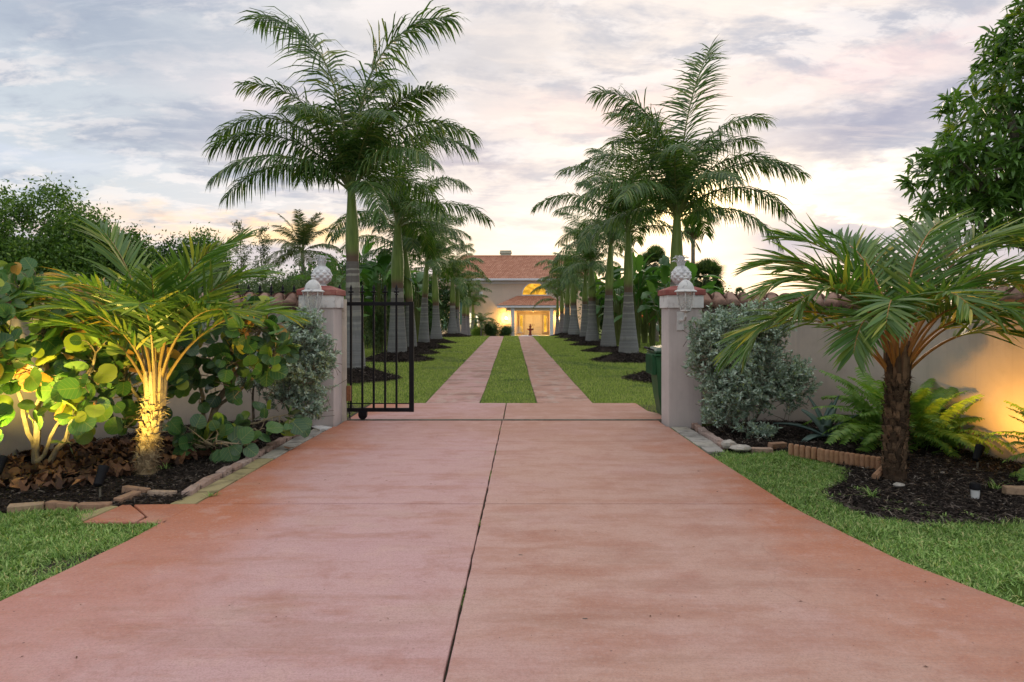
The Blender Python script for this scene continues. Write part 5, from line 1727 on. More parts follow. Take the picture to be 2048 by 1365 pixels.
# coconut palm
COC = [frond_mesh('frond', 3.4, a0, a1, 60, .75, .05, dr, pet=.2, plume=.15, seed=300 + q, mats=('coco', 'rachis'), rr=.035) for q, (a0, a1, dr) in enumerate(((82, 40, .4), (62, 0, .7), (38, -35, .9), (10, -60, 1.0)))]
x_, Y_, zc = ap(605, 505, 52)
root = thing('coconut_palm', (x_, Y_, 0), 'coconut palm silhouetted against the sunset left of the gate', 'palm tree')
b = MB()
tube(b, [(x_ + .4, Y_, -.8), (x_ + .1, Y_, zc * .5), (x_, Y_, zc)], [.25, .16, .13], 10)
b.build('trunk', M['barkg'], root, smooth=True)
for q in range(24):
    inst(COC[min(3, int(q / 24 * 4.3))], 'frond', root, (x_, Y_, zc), (R(random.uniform(-8, 8)), R(random.uniform(-6, 6)), R(q * 137.5)), .98)


# ------------------------------------------------------------------ mango tree
def mango():
    r_ = np.random.default_rng(77)
    base = (9.1, 11.6, 0)
    root = thing('mango_tree', base, 'large dark green tree with long drooping leaves at the right edge', 'tree')
    lobes = [((9.0, 11.3, 5.6), (1.3, 1.2, 1.1)), ((8.1, 11.1, 4.7), (1.15, 1.0, .7)), ((7.35, 11.0, 3.85), (.95, .9, .55)), ((9.4, 11.2, 4.2), (1.3, 1.1, .9)), ((8.7, 11.3, 3.35), (1.3, 1.0, .5)), ((7.4, 10.9, 3.05), (1.0, .8, .38)), ((8.0, 11.1, 4.1), (1.0, .9, .7)), ((8.9, 11.0, 6.3), (.9, 1.0, .8)),
             ((9.9, 11.4, 6.6), (1.2, 1.2, .9)), ((10.6, 11.6, 5.2), (1.5, 1.5, 1.8)), ((9.3, 11.2, 2.9), (1.1, .8, .4)), ((10.5, 11.5, 3.2), (1.3, 1.0, .7))]
    w = np.array([l[1][0] * l[1][2] for l in lobes])
    w /= w.sum()
    nr_ = 1750
    ci = r_.choice(len(lobes), nr_, p=w)
    C = np.array([l[0] for l in lobes])[ci]
    Rr = np.array([l[1] for l in lobes])[ci]
    d = unit(r_.normal(0, 1, (nr_, 3)))
    P_ = C + d * Rr * (r_.uniform(.3, 1, (nr_, 1)) ** .4)
    m = 13
    PP = np.repeat(P_, m, 0) + r_.normal(0, .035, (nr_ * m, 3))
    dd = np.repeat(unit(d + (0, 0, .2)), m, 0)
    a = unit(r_.normal(0, 1, PP.shape))
    D = unit(a + dd * .7 + np.array([0, 0, -.15]))
    L = r_.uniform(.17, .29, len(PP))
    Wd = unit(np.cross(D, unit(r_.normal(0, .5, PP.shape) + (0, 0, 1))))
    young = np.repeat((r_.random(nr_) < .04) & (P_[:, 2] > 4.5), m)
    rn = np.where(young, 1.0, np.clip(r_.normal(.45, .25, len(PP)), 0, .92))
    # the front-most leaves are single parts
    order = np.argsort(PP[:, 1] + r_.normal(0, .05, len(PP)))
    inview = (PP[:, 0] / PP[:, 1] * F + CX) < 2050
    near = order[inview[order]][:280]
    rest = np.setdiff1d(np.arange(len(PP)), near)
    b = MB()
    strips(b, PP[rest], D[rest], Wd[rest], L[rest], L[rest] * .24, .55, 3, 0, rn[rest], prof=(.15, .9, .85, .05))
    tag(b.build('foliage', M['mango'], root), kind='stuff')
    lm = MB()
    strips(lm, [(0, 0, 0)], [(1, 0, .25)], [(0, 1, 0)], 1.0, .24, .6, 4, 0, [.5], prof=(.15, .9, .95, .6, .05))
    lme = lm.mesh('leaf', M['mango'])
    for q in near:
        inst(lme, 'leaf', root, PP[q], rmat(D[q], (0.05, 0, 1)), L[q])
    b = MB()
    tube(b, [(9.1, 11.6, -.1), (9.15, 11.6, 1.4), (9.2, 11.5, 2.8)], [.28, .2, .17], 10)
    b.build('trunk', M['barkg'], root, smooth=True)
    b = MB()
    for l in lobes:
        e = np.array(l[0])
        s = np.array([9.2, 11.5, 2.3 + .5 * random.random()])
        tube(b, [s, (s + e) / 2 + (0, 0, -.1), e], [.11, .07, .03], 7)
        for _ in range(7):
            t_ = e + unit(r_.normal(0, 1, 3)) * np.array(l[1]) * .8
            tube(b, [(s + e * 2) / 3, (e + t_) / 2, t_], [.03, .02, .006], 5)
    b.build('branches', M['barkg'], root, smooth=True)


mango()
print('trees ok')


# ================================================================== WALLS, PILLARS, GATE
def wall_run(path, side, label):
    """side=+1 right; path runs away from the pillar, front face on the path"""
    P_ = np.array(path, float)
    root = thing('garden_wall', (P_[0][0], P_[0][1], 0), label, 'garden wall')
    # resample smoothly
    seg = np.concatenate([[0], np.cumsum(np.linalg.norm(np.diff(P_, axis=0), axis=1))])
    s = np.linspace(0, seg[-1], 60)
    X_ = np.stack([np.interp(s, seg, P_[:, 0]), np.interp(s, seg, P_[:, 1])], -1)
    for _ in range(6):
        X_[1:-1] = (X_[:-2] + X_[2:] + 2 * X_[1:-1]) / 4
    T = unit(np.gradient(X_, axis=0))
    Nf = np.stack([T[:, 1], -T[:, 0]], -1) * side      # towards the street
    if Nf[0][1] > 0:
        Nf = -Nf
    b = MB()
    hw = 1.64
    th = .18
    bk = X_ - Nf * th
    V = []
    for q in range(60):
        V += [(*X_[q], -.05), (*X_[q], hw), (*bk[q], hw), (*bk[q], -.05)]
    Fc = []
    for q in range(59):
        for k in range(4):
            Fc.append((q * 4 + k, q * 4 + (k + 1) % 4, (q + 1) * 4 + (k + 1) % 4, (q + 1) * 4 + k))
    Fc += [(0, 1, 2, 3), (59 * 4 + 3, 59 * 4 + 2, 59 * 4 + 1, 59 * 4)]
    b.add(V, Fc)
    # ridge bed under the tiles
    mid = X_ - Nf * th / 2
    V = []
    for q in range(60):
        V += [(*(mid[q] + Nf[q] * .14), hw - .012), (*(mid[q] + Nf[q] * .01), hw + .165), (*(mid[q] - Nf[q] * .14), hw - .012)]
    Fc = []
    for q in range(59):
        for k in range(3):
            Fc.append((q * 3 + k, q * 3 + (k + 1) % 3, (q + 1) * 3 + (k + 1) % 3, (q + 1) * 3 + k))
    b.add(V, Fc)
    b.build('wall_body', M['wall'], root, smooth=True)
    # barrel tiles
    step = .205
    for q in range(int(seg[-1] / step)):
        d0 = .12 + q * step
        if d0 > seg[-1]:
            break
        i0 = np.interp(d0, s, np.arange(60))
        i1 = int(min(59, round(i0)))
        c = np.array([np.interp(d0, s, mid[:, 0]), np.interp(d0, s, mid[:, 1])])
        nf = Nf[i1]
        for fr_ in (1, -1):
            nn = nf * fr_
            top = np.array([*c, hw + .215])
            dr = unit(np.array([nn[0], nn[1], -.92]))
            inst(TILE, 'barrel_tile', root, top - dr * .01 + (0, 0, random.uniform(-.008, .008)) - (np.array([nn[0], nn[1], 0]) * .03), rmat(dr + rng.normal(0, .03, 3), np.array([nn[0] * .6, nn[1] * .6, 1])), (.30, 1, 1))
    return root


b = MB()
na = 9
V = []
for t in (0, .5, 1):
    for k in range(na):
        a = math.pi * k / (na - 1)
        rr2 = .098 + .018 * t
        V.append((t, math.cos(a) * rr2, math.sin(a) * rr2 * .95 - .035))
for t in (1, 0):
    for k in range(na):
        a = math.pi * k / (na - 1)
        rr2 = .098 + .018 * t - .016
        V.append((t, math.cos(a) * rr2, math.sin(a) * rr2 * .95 - .035))
Fc = []
for r0 in range(4):
    for k in range(na - 1):
        Fc.append((r0 * na + k, r0 * na + k + 1, (r0 + 1) * na + k + 1, (r0 + 1) * na + k))
b.add(V, Fc)
TILE = b.mesh('barrel_tile', M['tile'], True)
wall_run(LW, -1, 'left garden wall with barrel tile coping, curving forward behind the sea grapes')
wall_run(RW, 1, 'right garden wall with barrel tile coping, curving forward to the orange-lit end')


def pine_mesh():
    nt_, nz = 72, 44
    b = MB()
    V = []
    H = .27
    for k in range(nz):
        t = k / (nz - 1)
        rb = .152 * (math.sin(math.pi * (.10 + .80 * t)) ** .62) * (1 - .10 * t)
        for j_ in range(nt_):
            th = j_ / nt_ * 2 * math.pi
            A = th * 4 + t * math.pi * 3.0
            B_ = th * 4 - t * math.pi * 3.0
            bul = (abs(math.sin(A)) * abs(math.sin(B_))) ** .5
            r1 = rb * (.85 + .19 * bul)
            V.append((r1 * math.cos(th), r1 * math.sin(th), .05 + t * H))
    Fc = [(k * nt_ + j_, k * nt_ + (j_ + 1) % nt_, (k + 1) * nt_ + (j_ + 1) % nt_, (k + 1) * nt_ + j_) for k in range(nz - 1) for j_ in range(nt_)]
    b.add(V, Fc)
    b.add([V[q] for q in range((nz - 1) * nt_, nz * nt_)], [tuple(range(nt_))])
    return b.mesh('pineapple_body', M['fruit'], True)


PINE = pine_mesh()
b = MB()
K = 7
V = []
for k in range(K):
    t = k / (K - 1)
    x_ = .030 + .085 * t ** 2.0
    z_ = .115 * math.sin(t * 2.1) / math.sin(1.57)
    w = .020 * [.8, 1, 1.05, 1, .85, .6, .2][k]
    V += [(x_, -w, z_), (x_ + .009, 0, z_ + .002), (x_, w, z_), (x_ - .010, 0, z_ - .004)]
Fc = [(k * 4 + s, k * 4 + (s + 1) % 4, (k + 1) * 4 + (s + 1) % 4, (k + 1) * 4 + s) for k in range(K - 1) for s in range(4)]
b.add(V, Fc)
PLEAF = b.mesh('crown_leaf', M['fruit'], True)


def pillar(x, y, side):
    lab = ('left' if side < 0 else 'right')
    root = thing('gate_pillar', (x, y, 0), lab + ' stucco gate pillar with red cap, beside the ' + ('iron gate' if side < 0 else 'green wheelie bin'), 'gate pillar', 'gate pillars')
    b = MB()
    box(b, x - .23, x + .23, y - .23, y + .23, -.05, 1.672)
    b.build('post', M['pillar'], root, bevel=.008)
    b = MB()
    box(b, x - .252, x + .252, y - .252, y + .252, 1.672, 1.85)
    b.build('white_band', M['band'], root, bevel=.006)
    b = MB()
    V = [(x + sx * w, y + sy * w, z_) for w, z_ in ((.275, 1.85), (.275, 1.925), (.12, 1.985)) for sx, sy in ((-1, -1), (1, -1), (1, 1), (-1, 1))]
    b.add(V, [(3, 2, 1, 0), (8, 9, 10, 11)] + [(k * 4 + s, k * 4 + (s + 1) % 4, (k + 1) * 4 + (s + 1) % 4, (k + 1) * 4 + s) for k in range(2) for s in range(4)])
    b.build('cap', M['cap'], root, bevel=.008)
    fo = bpy.data.objects.new('pineapple_finial', None)
    COL.objects.link(fo)
    fo.parent = root
    fo.location = (0, 0, 1.975)
    b = MB()
    lathe(b, [(0, 1.965), (.085, 1.965), (.085, 1.985), (.062, 2.0), (.055, 2.03), (.08, 2.055), (0, 2.06)], 20, (x, y, 0))
    b.build('foot', M['fruit'], fo, smooth=True)
    inst(PINE, 'pineapple_body', fo, (x, y, 1.965), (0, 0, .2), (1, 1, .93))
    for ring, (n_, z_, s, ex) in enumerate(((9, 2.235, 1.0, .012), (8, 2.285, .95, .006), (6, 2.325, .8, -.004))):
        for k in range(n_):
            a = (k + .5 * ring) / n_ * 6.283
            inst(PLEAF, 'crown_leaf', fo, (x + math.cos(a) * ex, y + math.sin(a) * ex, z_), (0, 0, a), s)
    b = MB()
    lathe(b, [(.062, 2.225), (.05, 2.26), (.045, 2.37), (0, 2.42)], 12, (x, y, 0))
    b.build('crown_core', M['fruit'], fo, smooth=True)
    return root


PXL, PXR, PY = -2.70, 2.40, 9.69
pillar(PXL, PY, -1)
pillar(PXR, PY, 1)


def lantern(x, y, side):
    root = thing('wall_lantern', (x, y, 1.4), ('chipped white coach lantern on the left pillar' if side < 0 else 'cleaner white coach lantern on the right pillar'), 'lantern', 'coach lanterns on the pillars')
    c = (x, y, 0)
    b = MB()
    lathe(b, [(.150, 1.885), (.150, 1.895), (.138, 1.905), (.112, 1.915), (.108, 1.95), (.088, 1.995), (.05, 2.035), (.018, 2.05), (.016, 2.062), (.03, 2.072), (.018, 2.084), (.01, 2.092), (.02, 2.104), (.012, 2.122), (0, 2.128)], 16, c)
    lathe(b, [(.150, 1.885), (.10, 1.888), (0, 1.9)], 16, c)
    b.build('lamp_roof', M['lampw'], root, smooth=True)
    for k in range(6):
        a = k * math.pi / 3 + .25
        b = MB()
        pts = [(x + math.cos(a) * r_, y + math.sin(a) * r_, z_) for r_, z_ in ((.128, 1.89), (.118, 1.80), (.098, 1.71), (.066, 1.635))]
        tube(b, pts, .0085, 5)
        b.build('cage_bar', M['lampw'], root)
    b = MB()
    lathe(b, [(.118, 1.885), (.110, 1.80), (.090, 1.71), (.060, 1.64)], 18, c)
    b.build('glass_shade', M['glass'], root, smooth=True)
    b = MB()
    lathe(b, [(.0, 1.61), (.045, 1.612), (.072, 1.628), (.072, 1.645), (.0, 1.647)], 16, c)
    lathe(b, [(.025, 1.647), (.025, 1.70), (0, 1.70)], 10, c)
    b.build('lamp_base', M['lampw'], root, smooth=True)
    b = MB()
    lathe(b, [(.02, 1.70), (.032, 1.74), (.03, 1.79), (.0, 1.83)], 10, c)
    b.build('bulb', M['glass'], root, smooth=True)
    b = MB()
    yf = PY - .23
    tube(b, [(x, y, 1.62), (x, y, 1.56), (x, y + .05, 1.51), (x, yf + .01, 1.50)], [.016, .018, .018, .022], 8)
    b.build('arm', M['lampw'], root, smooth=True)
    b = MB()
    box(b, x - .05, x + .05, yf - .018, yf - .001, 1.36, 1.62)
    b.build('back_plate', M['lampw'], root, bevel=.006)


lantern(PXL + .03, 9.16, -1)
lantern(PXR - .07, 9.16, 1)

# sliding gate
GY = 10.05
root = thing('sliding_gate', (-1.9, GY, 0), 'black wrought iron sliding gate half drawn behind the left pillar', 'gate')
x0, x1 = -5.05, -1.51
for nm, (za, zb), d_ in (('top_rail', (1.71, 1.765), .02), ('bottom_rail', (.15, .205), .025)):
    b = MB()
    box(b, x0, x1, GY - d_, GY + d_, za, zb)
    b.build(nm, M['black'], root, bevel=.004)
b = MB()
box(b, x1 - .002, x1 + .065, GY - .027, GY + .027, .148, 1.768)
b.build('end_stile', M['black'], root, bevel=.004)
b = MB()
tube(b, [(x0, GY - .03, .275), (x1, GY - .03, .275)], .009, 6)
b.build('tie_rod', M['black'], root)
bp = MB()
box(bp, -.0145, .0145, -.0145, .0145, 0, 1.68)
PK = bp.mesh('picket', M['black'])
bp = MB()
lathe(bp, [(.0, 0), (.024, 0), (.024, .014), (.014, .02), (.012, .03), (.030, .045), (.030, .055), (.014, .066), (.022, .095), (.018, .115), (.006, .15), (0, .16)], 8)
for sx in (-1, 1):
    lathe(bp, [(0, .035), (.012, .04), (.013, .052), (0, .062)], 6, (sx * .030, 0, 0))
SPR_ = bp.mesh('spear_finial', M['black'], True)
for k in range(20):
    xk = -1.70 - .1675 * k
    if xk < x0 + .05:
        break
    inst(PK, 'picket', root, (xk, GY, .19))
    inst(SPR_, 'spear_finial', root, (xk, GY, 1.865), None, 1.0)
b = MB()
box(b, -2.255, -2.135, GY - .045, GY + .045, .09, .152)
b.build('wheel_bracket', M['black'], root, bevel=.004)
b = MB()
a_ = np.linspace(0, 2 * math.pi, 17)[:-1]
for sy in (0,):
    V = [(-2.195 + math.cos(t) * .062, GY - .022, .098 + math.sin(t) * .062) for t in a_] + [(-2.195 + math.cos(t) * .062, GY + .022, .098 + math.sin(t) * .062) for t in a_]
    b.add(V, [tuple(range(16)), tuple(range(31, 15, -1))] + [(q, (q + 1) % 16, 16 + (q + 1) % 16, 16 + q) for q in range(16)])
b.build('wheel', M['black'], root, smooth=True)
# cream jamb and its small box
root = thing('gate_guide_post', (-2.43, 9.98, 0), 'narrow cream gate guide post tight behind the left pillar', 'post')
b = MB()
box(b, -2.475, -2.415, 9.925, 9.985, 0, 1.80)
b.build('post', M['jamb'], root, bevel=.004)
b = MB()
box(b, -2.41, -2.35, 9.93, 9.99, .32, .54)
b.build('latch_box', M['brownbox'], root, bevel=.004)
b = MB()
tube(b, [(-2.38, 9.96, .32), (-2.38, 9.96, .2), (-2.36, 9.96, .05)], .008, 5)
b.build('conduit', M['black'], root)


# wheelie bin
def bin_():
    cx_, cy_ = 2.46, 10.62
    root = thing('wheelie_bin', (cx_, cy_, 0), 'green wheelie bin half hidden behind the right gate pillar', 'bin')
    b = MB()
    rings = [(.17, .20, .03), (.225, .255, .35), (.265, .30, .78), (.275, .31, .94)]
    V = []
    for hx, hy, z_ in rings:
        ch_ = .05
        V += [(cx_ + sx * 1, cy_ + sy * 1, z_) for sx, sy in ((-hx + ch_, -hy), (hx - ch_, -hy), (hx, -hy + ch_), (hx, hy - ch_), (hx - ch_, hy), (-hx + ch_, hy), (-hx, hy - ch_), (-hx, -hy + ch_))]
    Fc = [tuple(range(7, -1, -1)), tuple(range(24, 32))] + [(k * 8 + s, k * 8 + (s + 1) % 8, (k + 1) * 8 + (s + 1) % 8, (k + 1) * 8 + s) for k in range(3) for s in range(8)]
    b.add(V, Fc)
    b.build('body', M['binbody'], root, bevel=.008)
    b = MB()
    box(b, cx_ - .325, cx_ - .262, cy_ - .24, cy_ + .24, .66, .97)
    for k in range(9):
        yy = cy_ - .22 + k * .055
        box(b, cx_ - .335, cx_ - .326, yy - .012, yy + .012, .67, .96)
    b.build('side_grip', M['binbody'], root, bevel=.01)
    b = MB()
    box(b, cx_ - .30, cx_ + .30, cy_ - .335, cy_ + .335, .945, .985)
    b.build('rim', M['binbody'], root, bevel=.012)
    b = MB()
    V = [(cx_ + sx * w, cy_ + sy * w * 1.1, z_) for w, z_ in ((.30, .987), (.31, 1.02), (.24, 1.075), (.10, 1.10)) for sx, sy in ((-1, -1), (1, -1), (1, 1), (-1, 1))]
    b.add(V, [(3, 2, 1, 0), (12, 13, 14, 15)] + [(k * 4 + s, k * 4 + (s + 1) % 4, (k + 1) * 4 + (s + 1) % 4, (k + 1) * 4 + s) for k in range(3) for s in range(4)])
    b.build('lid', M['binlid'], root, bevel=.02)
    b = MB()
    tube(b, [(cx_ - .36, cy_ - .18, 1.06), (cx_ - .36, cy_ + .18, 1.06)], .018, 8)
    tube(b, [(cx_ - .36, cy_ - .18, 1.06), (cx_ - .26, cy_ - .18, 1.02)], .014, 6)
    tube(b, [(cx_ - .36, cy_ + .18, 1.06), (cx_ - .26, cy_ + .18, 1.02)], .014, 6)
    b.build('handle', M['rubber'], root, smooth=True)
    for s in (-1, 1):
        b = MB()
        yy = cy_ + s * .24
        V = [(cx_ + .20 + math.cos(t) * .11, yy - .025, .11 + math.sin(t) * .11) for t in a_] + [(cx_ + .20 + math.cos(t) * .11, yy + .025, .11 + math.sin(t) * .11) for t in a_]
        b.add(V, [tuple(range(16)), tuple(range(31, 15, -1))] + [(q, (q + 1) % 16, 16 + (q + 1) % 16, 16 + q) for q in range(16)])
        b.build('wheel', M['rubber'], root, smooth=True)


bin_()


# ------------------------------------------------------------------ edging bricks and pavers
def unit_brick(name, size, mat, bev=.006, seed=0):
    b = MB()
    rbox(b, (0, 0, 0), size, jit=.003)
    me = b.mesh(name, M[mat])
    import bmesh
    bm = bmesh.new()
    bm.from_mesh(me)
    bmesh.ops.bevel(bm, geom=bm.edges[:], offset=bev, segments=1, affect='EDGES')
    bm.to_mesh(me)
    bm.free()
    return me


BR = [unit_brick('brick', (.215, .085, .075), 'brickr', seed=q) for q in range(3)]
BRB = [unit_brick('brick', (.25, .075, .07), 'brick', seed=q) for q in range(3)]


def chain(pts, meshes, length, root, z=.036, sc=1.0):
    P_ = np.array(pts)
    seg = np.concatenate([[0], np.cumsum(np.linalg.norm(np.diff(P_, axis=0), axis=1))])
    k = 0
    d = length / 2
    while d < seg[-1]:
        xx, yy = np.interp(d, seg, P_[:, 0]), np.interp(d, seg, P_[:, 1])
        d2 = min(d + .05, seg[-1])
        dx_, dy_ = np.interp(d2, seg, P_[:, 0]) - np.interp(d - .05, seg, P_[:, 0]), np.interp(d2, seg, P_[:, 1]) - np.interp(d - .05, seg, P_[:, 1])
        a = math.atan2(dy_, dx_)
        inst(meshes[k % len(meshes)], 'brick', root, (xx + random.uniform(-.01, .01), yy + random.uniform(-.008, .008), z + random.uniform(-.01, .012)),
             (R(random.uniform(-5, 5)), R(random.uniform(-3, 3)), a + R(random.uniform(-4, 4))), (sc * random.uniform(.93, 1.0), 1, 1))
        d += length + random.uniform(.004, .02)
        k += 1


le = thing('brick_edging', (*gp(500, 935), 0), 'weathered brick edging along the left mulch bed from pillar to lawn', 'brick edging')
chain([gp(622, 857), gp(598, 871), gp(547, 898), gp(505, 923), gp(463, 946), gp(428, 965), gp(402, 979), gp(358, 1005)], BR, .215, le)
chain([gp(350, 997), gp(272, 991)], BRB, .25, le, .030)
chain([gp(278, 996), gp(225, 1015)], BRB, .25, le, .034)
chain([gp(222, 1019), gp(165, 1021), gp(105, 1020), gp(30, 1028)], BRB, .25, le, .026)
re_ = thing('brick_edging', (*gp(1430, 885), 0), 'short run of rose bricks beside the right pavers near the pillar', 'brick edging')
chain([gp(1377, 850), gp(1402, 868), gp(1432, 886), gp(1448, 899)], BR, .215, re_)
chain([gp(1500, 908), gp(1540, 908)], BRB, .27, re_, .03)
chain([gp(1538, 903), gp(1572, 899)], BRB, .26, re_, .06)


def paver(root, poly, mat, top=.028):
    b = MB()
    c = np.mean(poly, 0)
    pp = [tuple(c + (np.array(p) - c) * .955 + rng.normal(0, .004, 2)) for p in poly]
    prism(b, pp, -.04, top + random.uniform(-.004, .004))
    b.build('paver', M[mat], root, bevel=.008)


lp = thing('paver_strip', (*gp(520, 945), 0), 'strip of mossy yellow pavers between the left bricks and driveway', 'paver strip')
ysr = [858, 866, 877, 890, 905, 922, 942, 965, 990, 1014]
inner = lambda yy: np.interp(yy, [855, 868, 897, 922, 947, 975, 1003, 1016], [640, 612, 557, 515, 472, 418, 366, 330])
outer_x = lambda Y_: np.interp(Y_, [e[1] for e in LE], [e[0] for e in LE]) - .02
for q in range(len(ysr) - 1):
    ya, yb = ysr[q], ysr[q + 1]
    pa, pb = gp(inner(ya), ya), gp(inner(yb), yb)
    paver(lp, [pb, (outer_x(pb[1]), pb[1]), (outer_x(pa[1]), pa[1]), pa], 'paver' if q > 4 else 'paverg')
paver(lp, [gp(163, 1050), gp(240, 1019), gp(222, 1018), gp(150, 1040)], 'paver')
lp2 = thing('concrete_footing', (*gp(630, 858), 0), 'pale broken concrete footing at the base of the left pillar', 'footing')
b = MB()
prism(b, [gp(612, 852), gp(664, 861), gp(640, 866), gp(617, 858)], 0, .045)
b.build('footing_slab', M['band'], lp2, bevel=.006)
rp = thing('paver_strip', (*gp(1400, 885), 0), 'strip of pale grey pavers between the right bricks and driveway', 'paver strip')
ysr = [858, 864, 871, 879, 888, 898, 909]
innr = lambda yy: np.interp(yy, [855, 868, 886, 910], [1370, 1393, 1424, 1452])
outr = lambda Y_: np.interp(Y_, [e[1] for e in RE], [e[0] for e in RE]) + .02
for q in range(len(ysr) - 1):
    ya, yb = ysr[q], ysr[q + 1]
    pa, pb = gp(innr(ya), ya), gp(innr(yb), yb)
    paver(rp, [(outr(pb[1]), pb[1]), pb, pa, (outr(pa[1]), pa[1])], 'paverg')


def rock(px, py, s, label, mat='stone', flat=.6, seed=0, z=.04):
    r_ = np.random.default_rng(seed)
    x_, y_ = gp(px, py)
    b = MB()
    K = 8
    V = []
    for k, (rr2, zz_) in enumerate(((.7, 0), (1, .35), (.85, .75), (.35, 1))):
        for q in range(K):
            a = q / K * 6.283
            V.append((math.cos(a) * rr2 * s * r_.uniform(.8, 1.15), math.sin(a) * rr2 * s * .7 * r_.uniform(.8, 1.15), zz_ * s * flat * r_.uniform(.85, 1.1)))
    Fc = [tuple(range(24, 32))] + [(k * K + q, k * K + (q + 1) % K, (k + 1) * K + (q + 1) % K, (k + 1) * K + q) for k in range(3) for q in range(K)]
    b.add(np.array(V) + (x_, y_, z), Fc)
    o = b.build('stone', M[mat], None, bevel=.004)
    # origin at the stone's foot
    o.data.transform(Matrix.Translation((-x_, -y_, -z)))
    o.location = (x_, y_, z)
    return tag(o, label, 'stone')


rock(1457, 903, .10, 'upright pale stone at the end of the right bricks', flat=.9, seed=1)
rock(1482, 908, .14, 'flat pale stone lying on the lawn edge right of the bricks', flat=.45, seed=2)
rock(1797, 982, .055, 'small cream stone in the mulch right of the dark palm trunk', seed=3)
rock(1885, 955, .022, 'tiny tan pebble on the mulch behind the cream stone', seed=4)

# scalloped terracotta edging: two pieces, each with its pickets
b = MB()
K = 8
V = []
for z_, sc_ in ((0, 1), (.105, 1), (.122, .75)):
    for q in range(K):
        a = q / K * 6.283
        V.append((math.cos(a) * .031 * sc_, math.sin(a) * .028 * sc_, z_))
b.add(V, [tuple(range(16, 24))] + [(k * K + q, k * K + (q + 1) % K, (k + 1) * K + (q + 1) % K, (k + 1) * K + q) for k in range(2) for q in range(K)])
SCAL = b.mesh('scallop', M['scallop'], True)
for (pa, pb, n_, lab) in ((gp(1582, 915), gp(1640, 925), 6, 'short scalloped terracotta edging piece nearer the agave'), (gp(1645, 927), gp(1768, 946), 13, 'long scalloped terracotta edging piece reaching the dark palm trunk')):
    root = thing('scalloped_edging', (*pa, .02), lab, 'garden edging', 'scalloped edging in the right bed')
    for k in range(n_):
        t = k / (n_ - 1)
        inst(SCAL, 'scallop', root, (pa[0] * (1 - t) + pb[0] * t, pa[1] * (1 - t) + pb[1] * t, .022), None, (1, 1, 1.05))
x_, y_ = gp(1762, 962)
b = MB()
tube(b, [(x_ - .09, y_ - .06, .05), (x_ + .10, y_ + .12, .10)], .032, 8)
o = b.build('fallen_scallop', M['scallop'])
tag(o, 'loose terracotta edging piece leaning against the dark palm trunk', 'garden edging')
x_, y_ = gp(2040, 998)
o = inst(BRB[0], 'loose_brick', None, (x_, y_, .07), (0, 0, R(-8)), 1)
tag(o, 'loose tan brick on the mulch at the right edge', 'brick')

# a dead leaf on the pavers
x_, y_ = gp(580, 905)
b = MB()
aa = np.arange(8) * np.pi / 4
b.add(np.concatenate([np.stack([.07 * np.cos(aa), .045 * np.sin(aa), .012 + .012 * np.cos(2 * aa)], -1), [[0, 0, 0]]]), [(w_, (w_ + 1) % 8, 8) for w_ in range(8)], 0, .8)
o = b.build('dead_leaf', M['litter'])
o.location = (x_, y_, .045)
tag(o, 'curled brown leaf lying on the pavers beside the driveway', 'leaf')
b = MB()
b.add(np.concatenate([np.stack([.05 * np.cos(aa), .035 * np.sin(aa), .012 + .012 * np.cos(2 * aa)], -1), [[0, 0, 0]]]), [(w_, (w_ + 1) % 8, 8) for w_ in range(8)], 0, .95)
# chips and flecks on the concrete
for q, (px, py) in enumerate(((1041, 1120), (1170, 1250))):
    x_, y_ = gp(px, py)
    b = MB()
    b.add([(x_ - .014, y_, ZS + .0012), (x_ + .014, y_ - .005, ZS + .0012), (x_ + .012, y_ + .007, ZS + .0012), (x_ - .010, y_ + .009, ZS + .0012)], [(0, 1, 2, 3)])
    b.build('paint_fleck', M['sand'], drv)


n = 150
x = rng.uniform(-3, 3, n)
y = 2.6 + 7.2 * rng.random(n) ** 1.3
k = inpoly(x * 1.03, y, drive_poly) & (rng.random(n) < .3 + .7 * (np.abs(x) > 1.5))
x, y = x[k], y[k]
aa = rng.uniform(0, 6.28, len(x))
b = MB()
kites(b, np.stack([x, y, np.full(len(x), ZS + .003)], -1), np.stack([np.cos(aa), np.sin(aa), 0 * aa], -1), np.stack([0 * aa, 0 * aa, 1 + 0 * aa], -1), rng.uniform(.012, .03, len(x)), rng.uniform(.004, .010, len(x)), fold=.3)
tag(b.build('windblown_bits', M['litter']), 'tiny dry leaf bits blown over the pink driveway', 'debris', kind='stuff')
# twigs and fleck debris on the right bed
n = 420
x = rng.uniform(2.7, 5.2, n)
y = rng.uniform(5.3, 9.3, n)
k = inpoly(x, y, rbed)
x, y = x[k], y[k]
b = MB()
aa = rng.uniform(0, 6.28, len(x))
kites(b, np.stack([x, y, np.full(len(x), .06)], -1), np.stack([np.cos(aa), np.sin(aa), rng.normal(0, .1, len(x))], -1), np.stack([0 * aa, 0 * aa, 1 + 0 * aa], -1), rng.uniform(.02, .05, len(x)), rng.uniform(.008, .02, len(x)))
M['fleck'] = rndmat('pale_flecks', [(0, (0.14, 0.105, 0.075)), (.8, (0.26, 0.21, 0.16)), (1, (0.5, 0.46, 0.42))], .9, 40, .1)
tag(b.build('pale_debris', M['fleck']), 'pale wood flecks and shell bits on the right mulch', 'debris', kind='stuff')
n = 420
x = rng.uniform(2.7, 5.6, n)
y = rng.uniform(5.0, 6.8, n)
k = inpoly(x, y, rbed) | inpoly(x, y, sandp)
x, y = x[k], y[k]
aa = rng.uniform(0, 6.28, len(x))
b = MB()
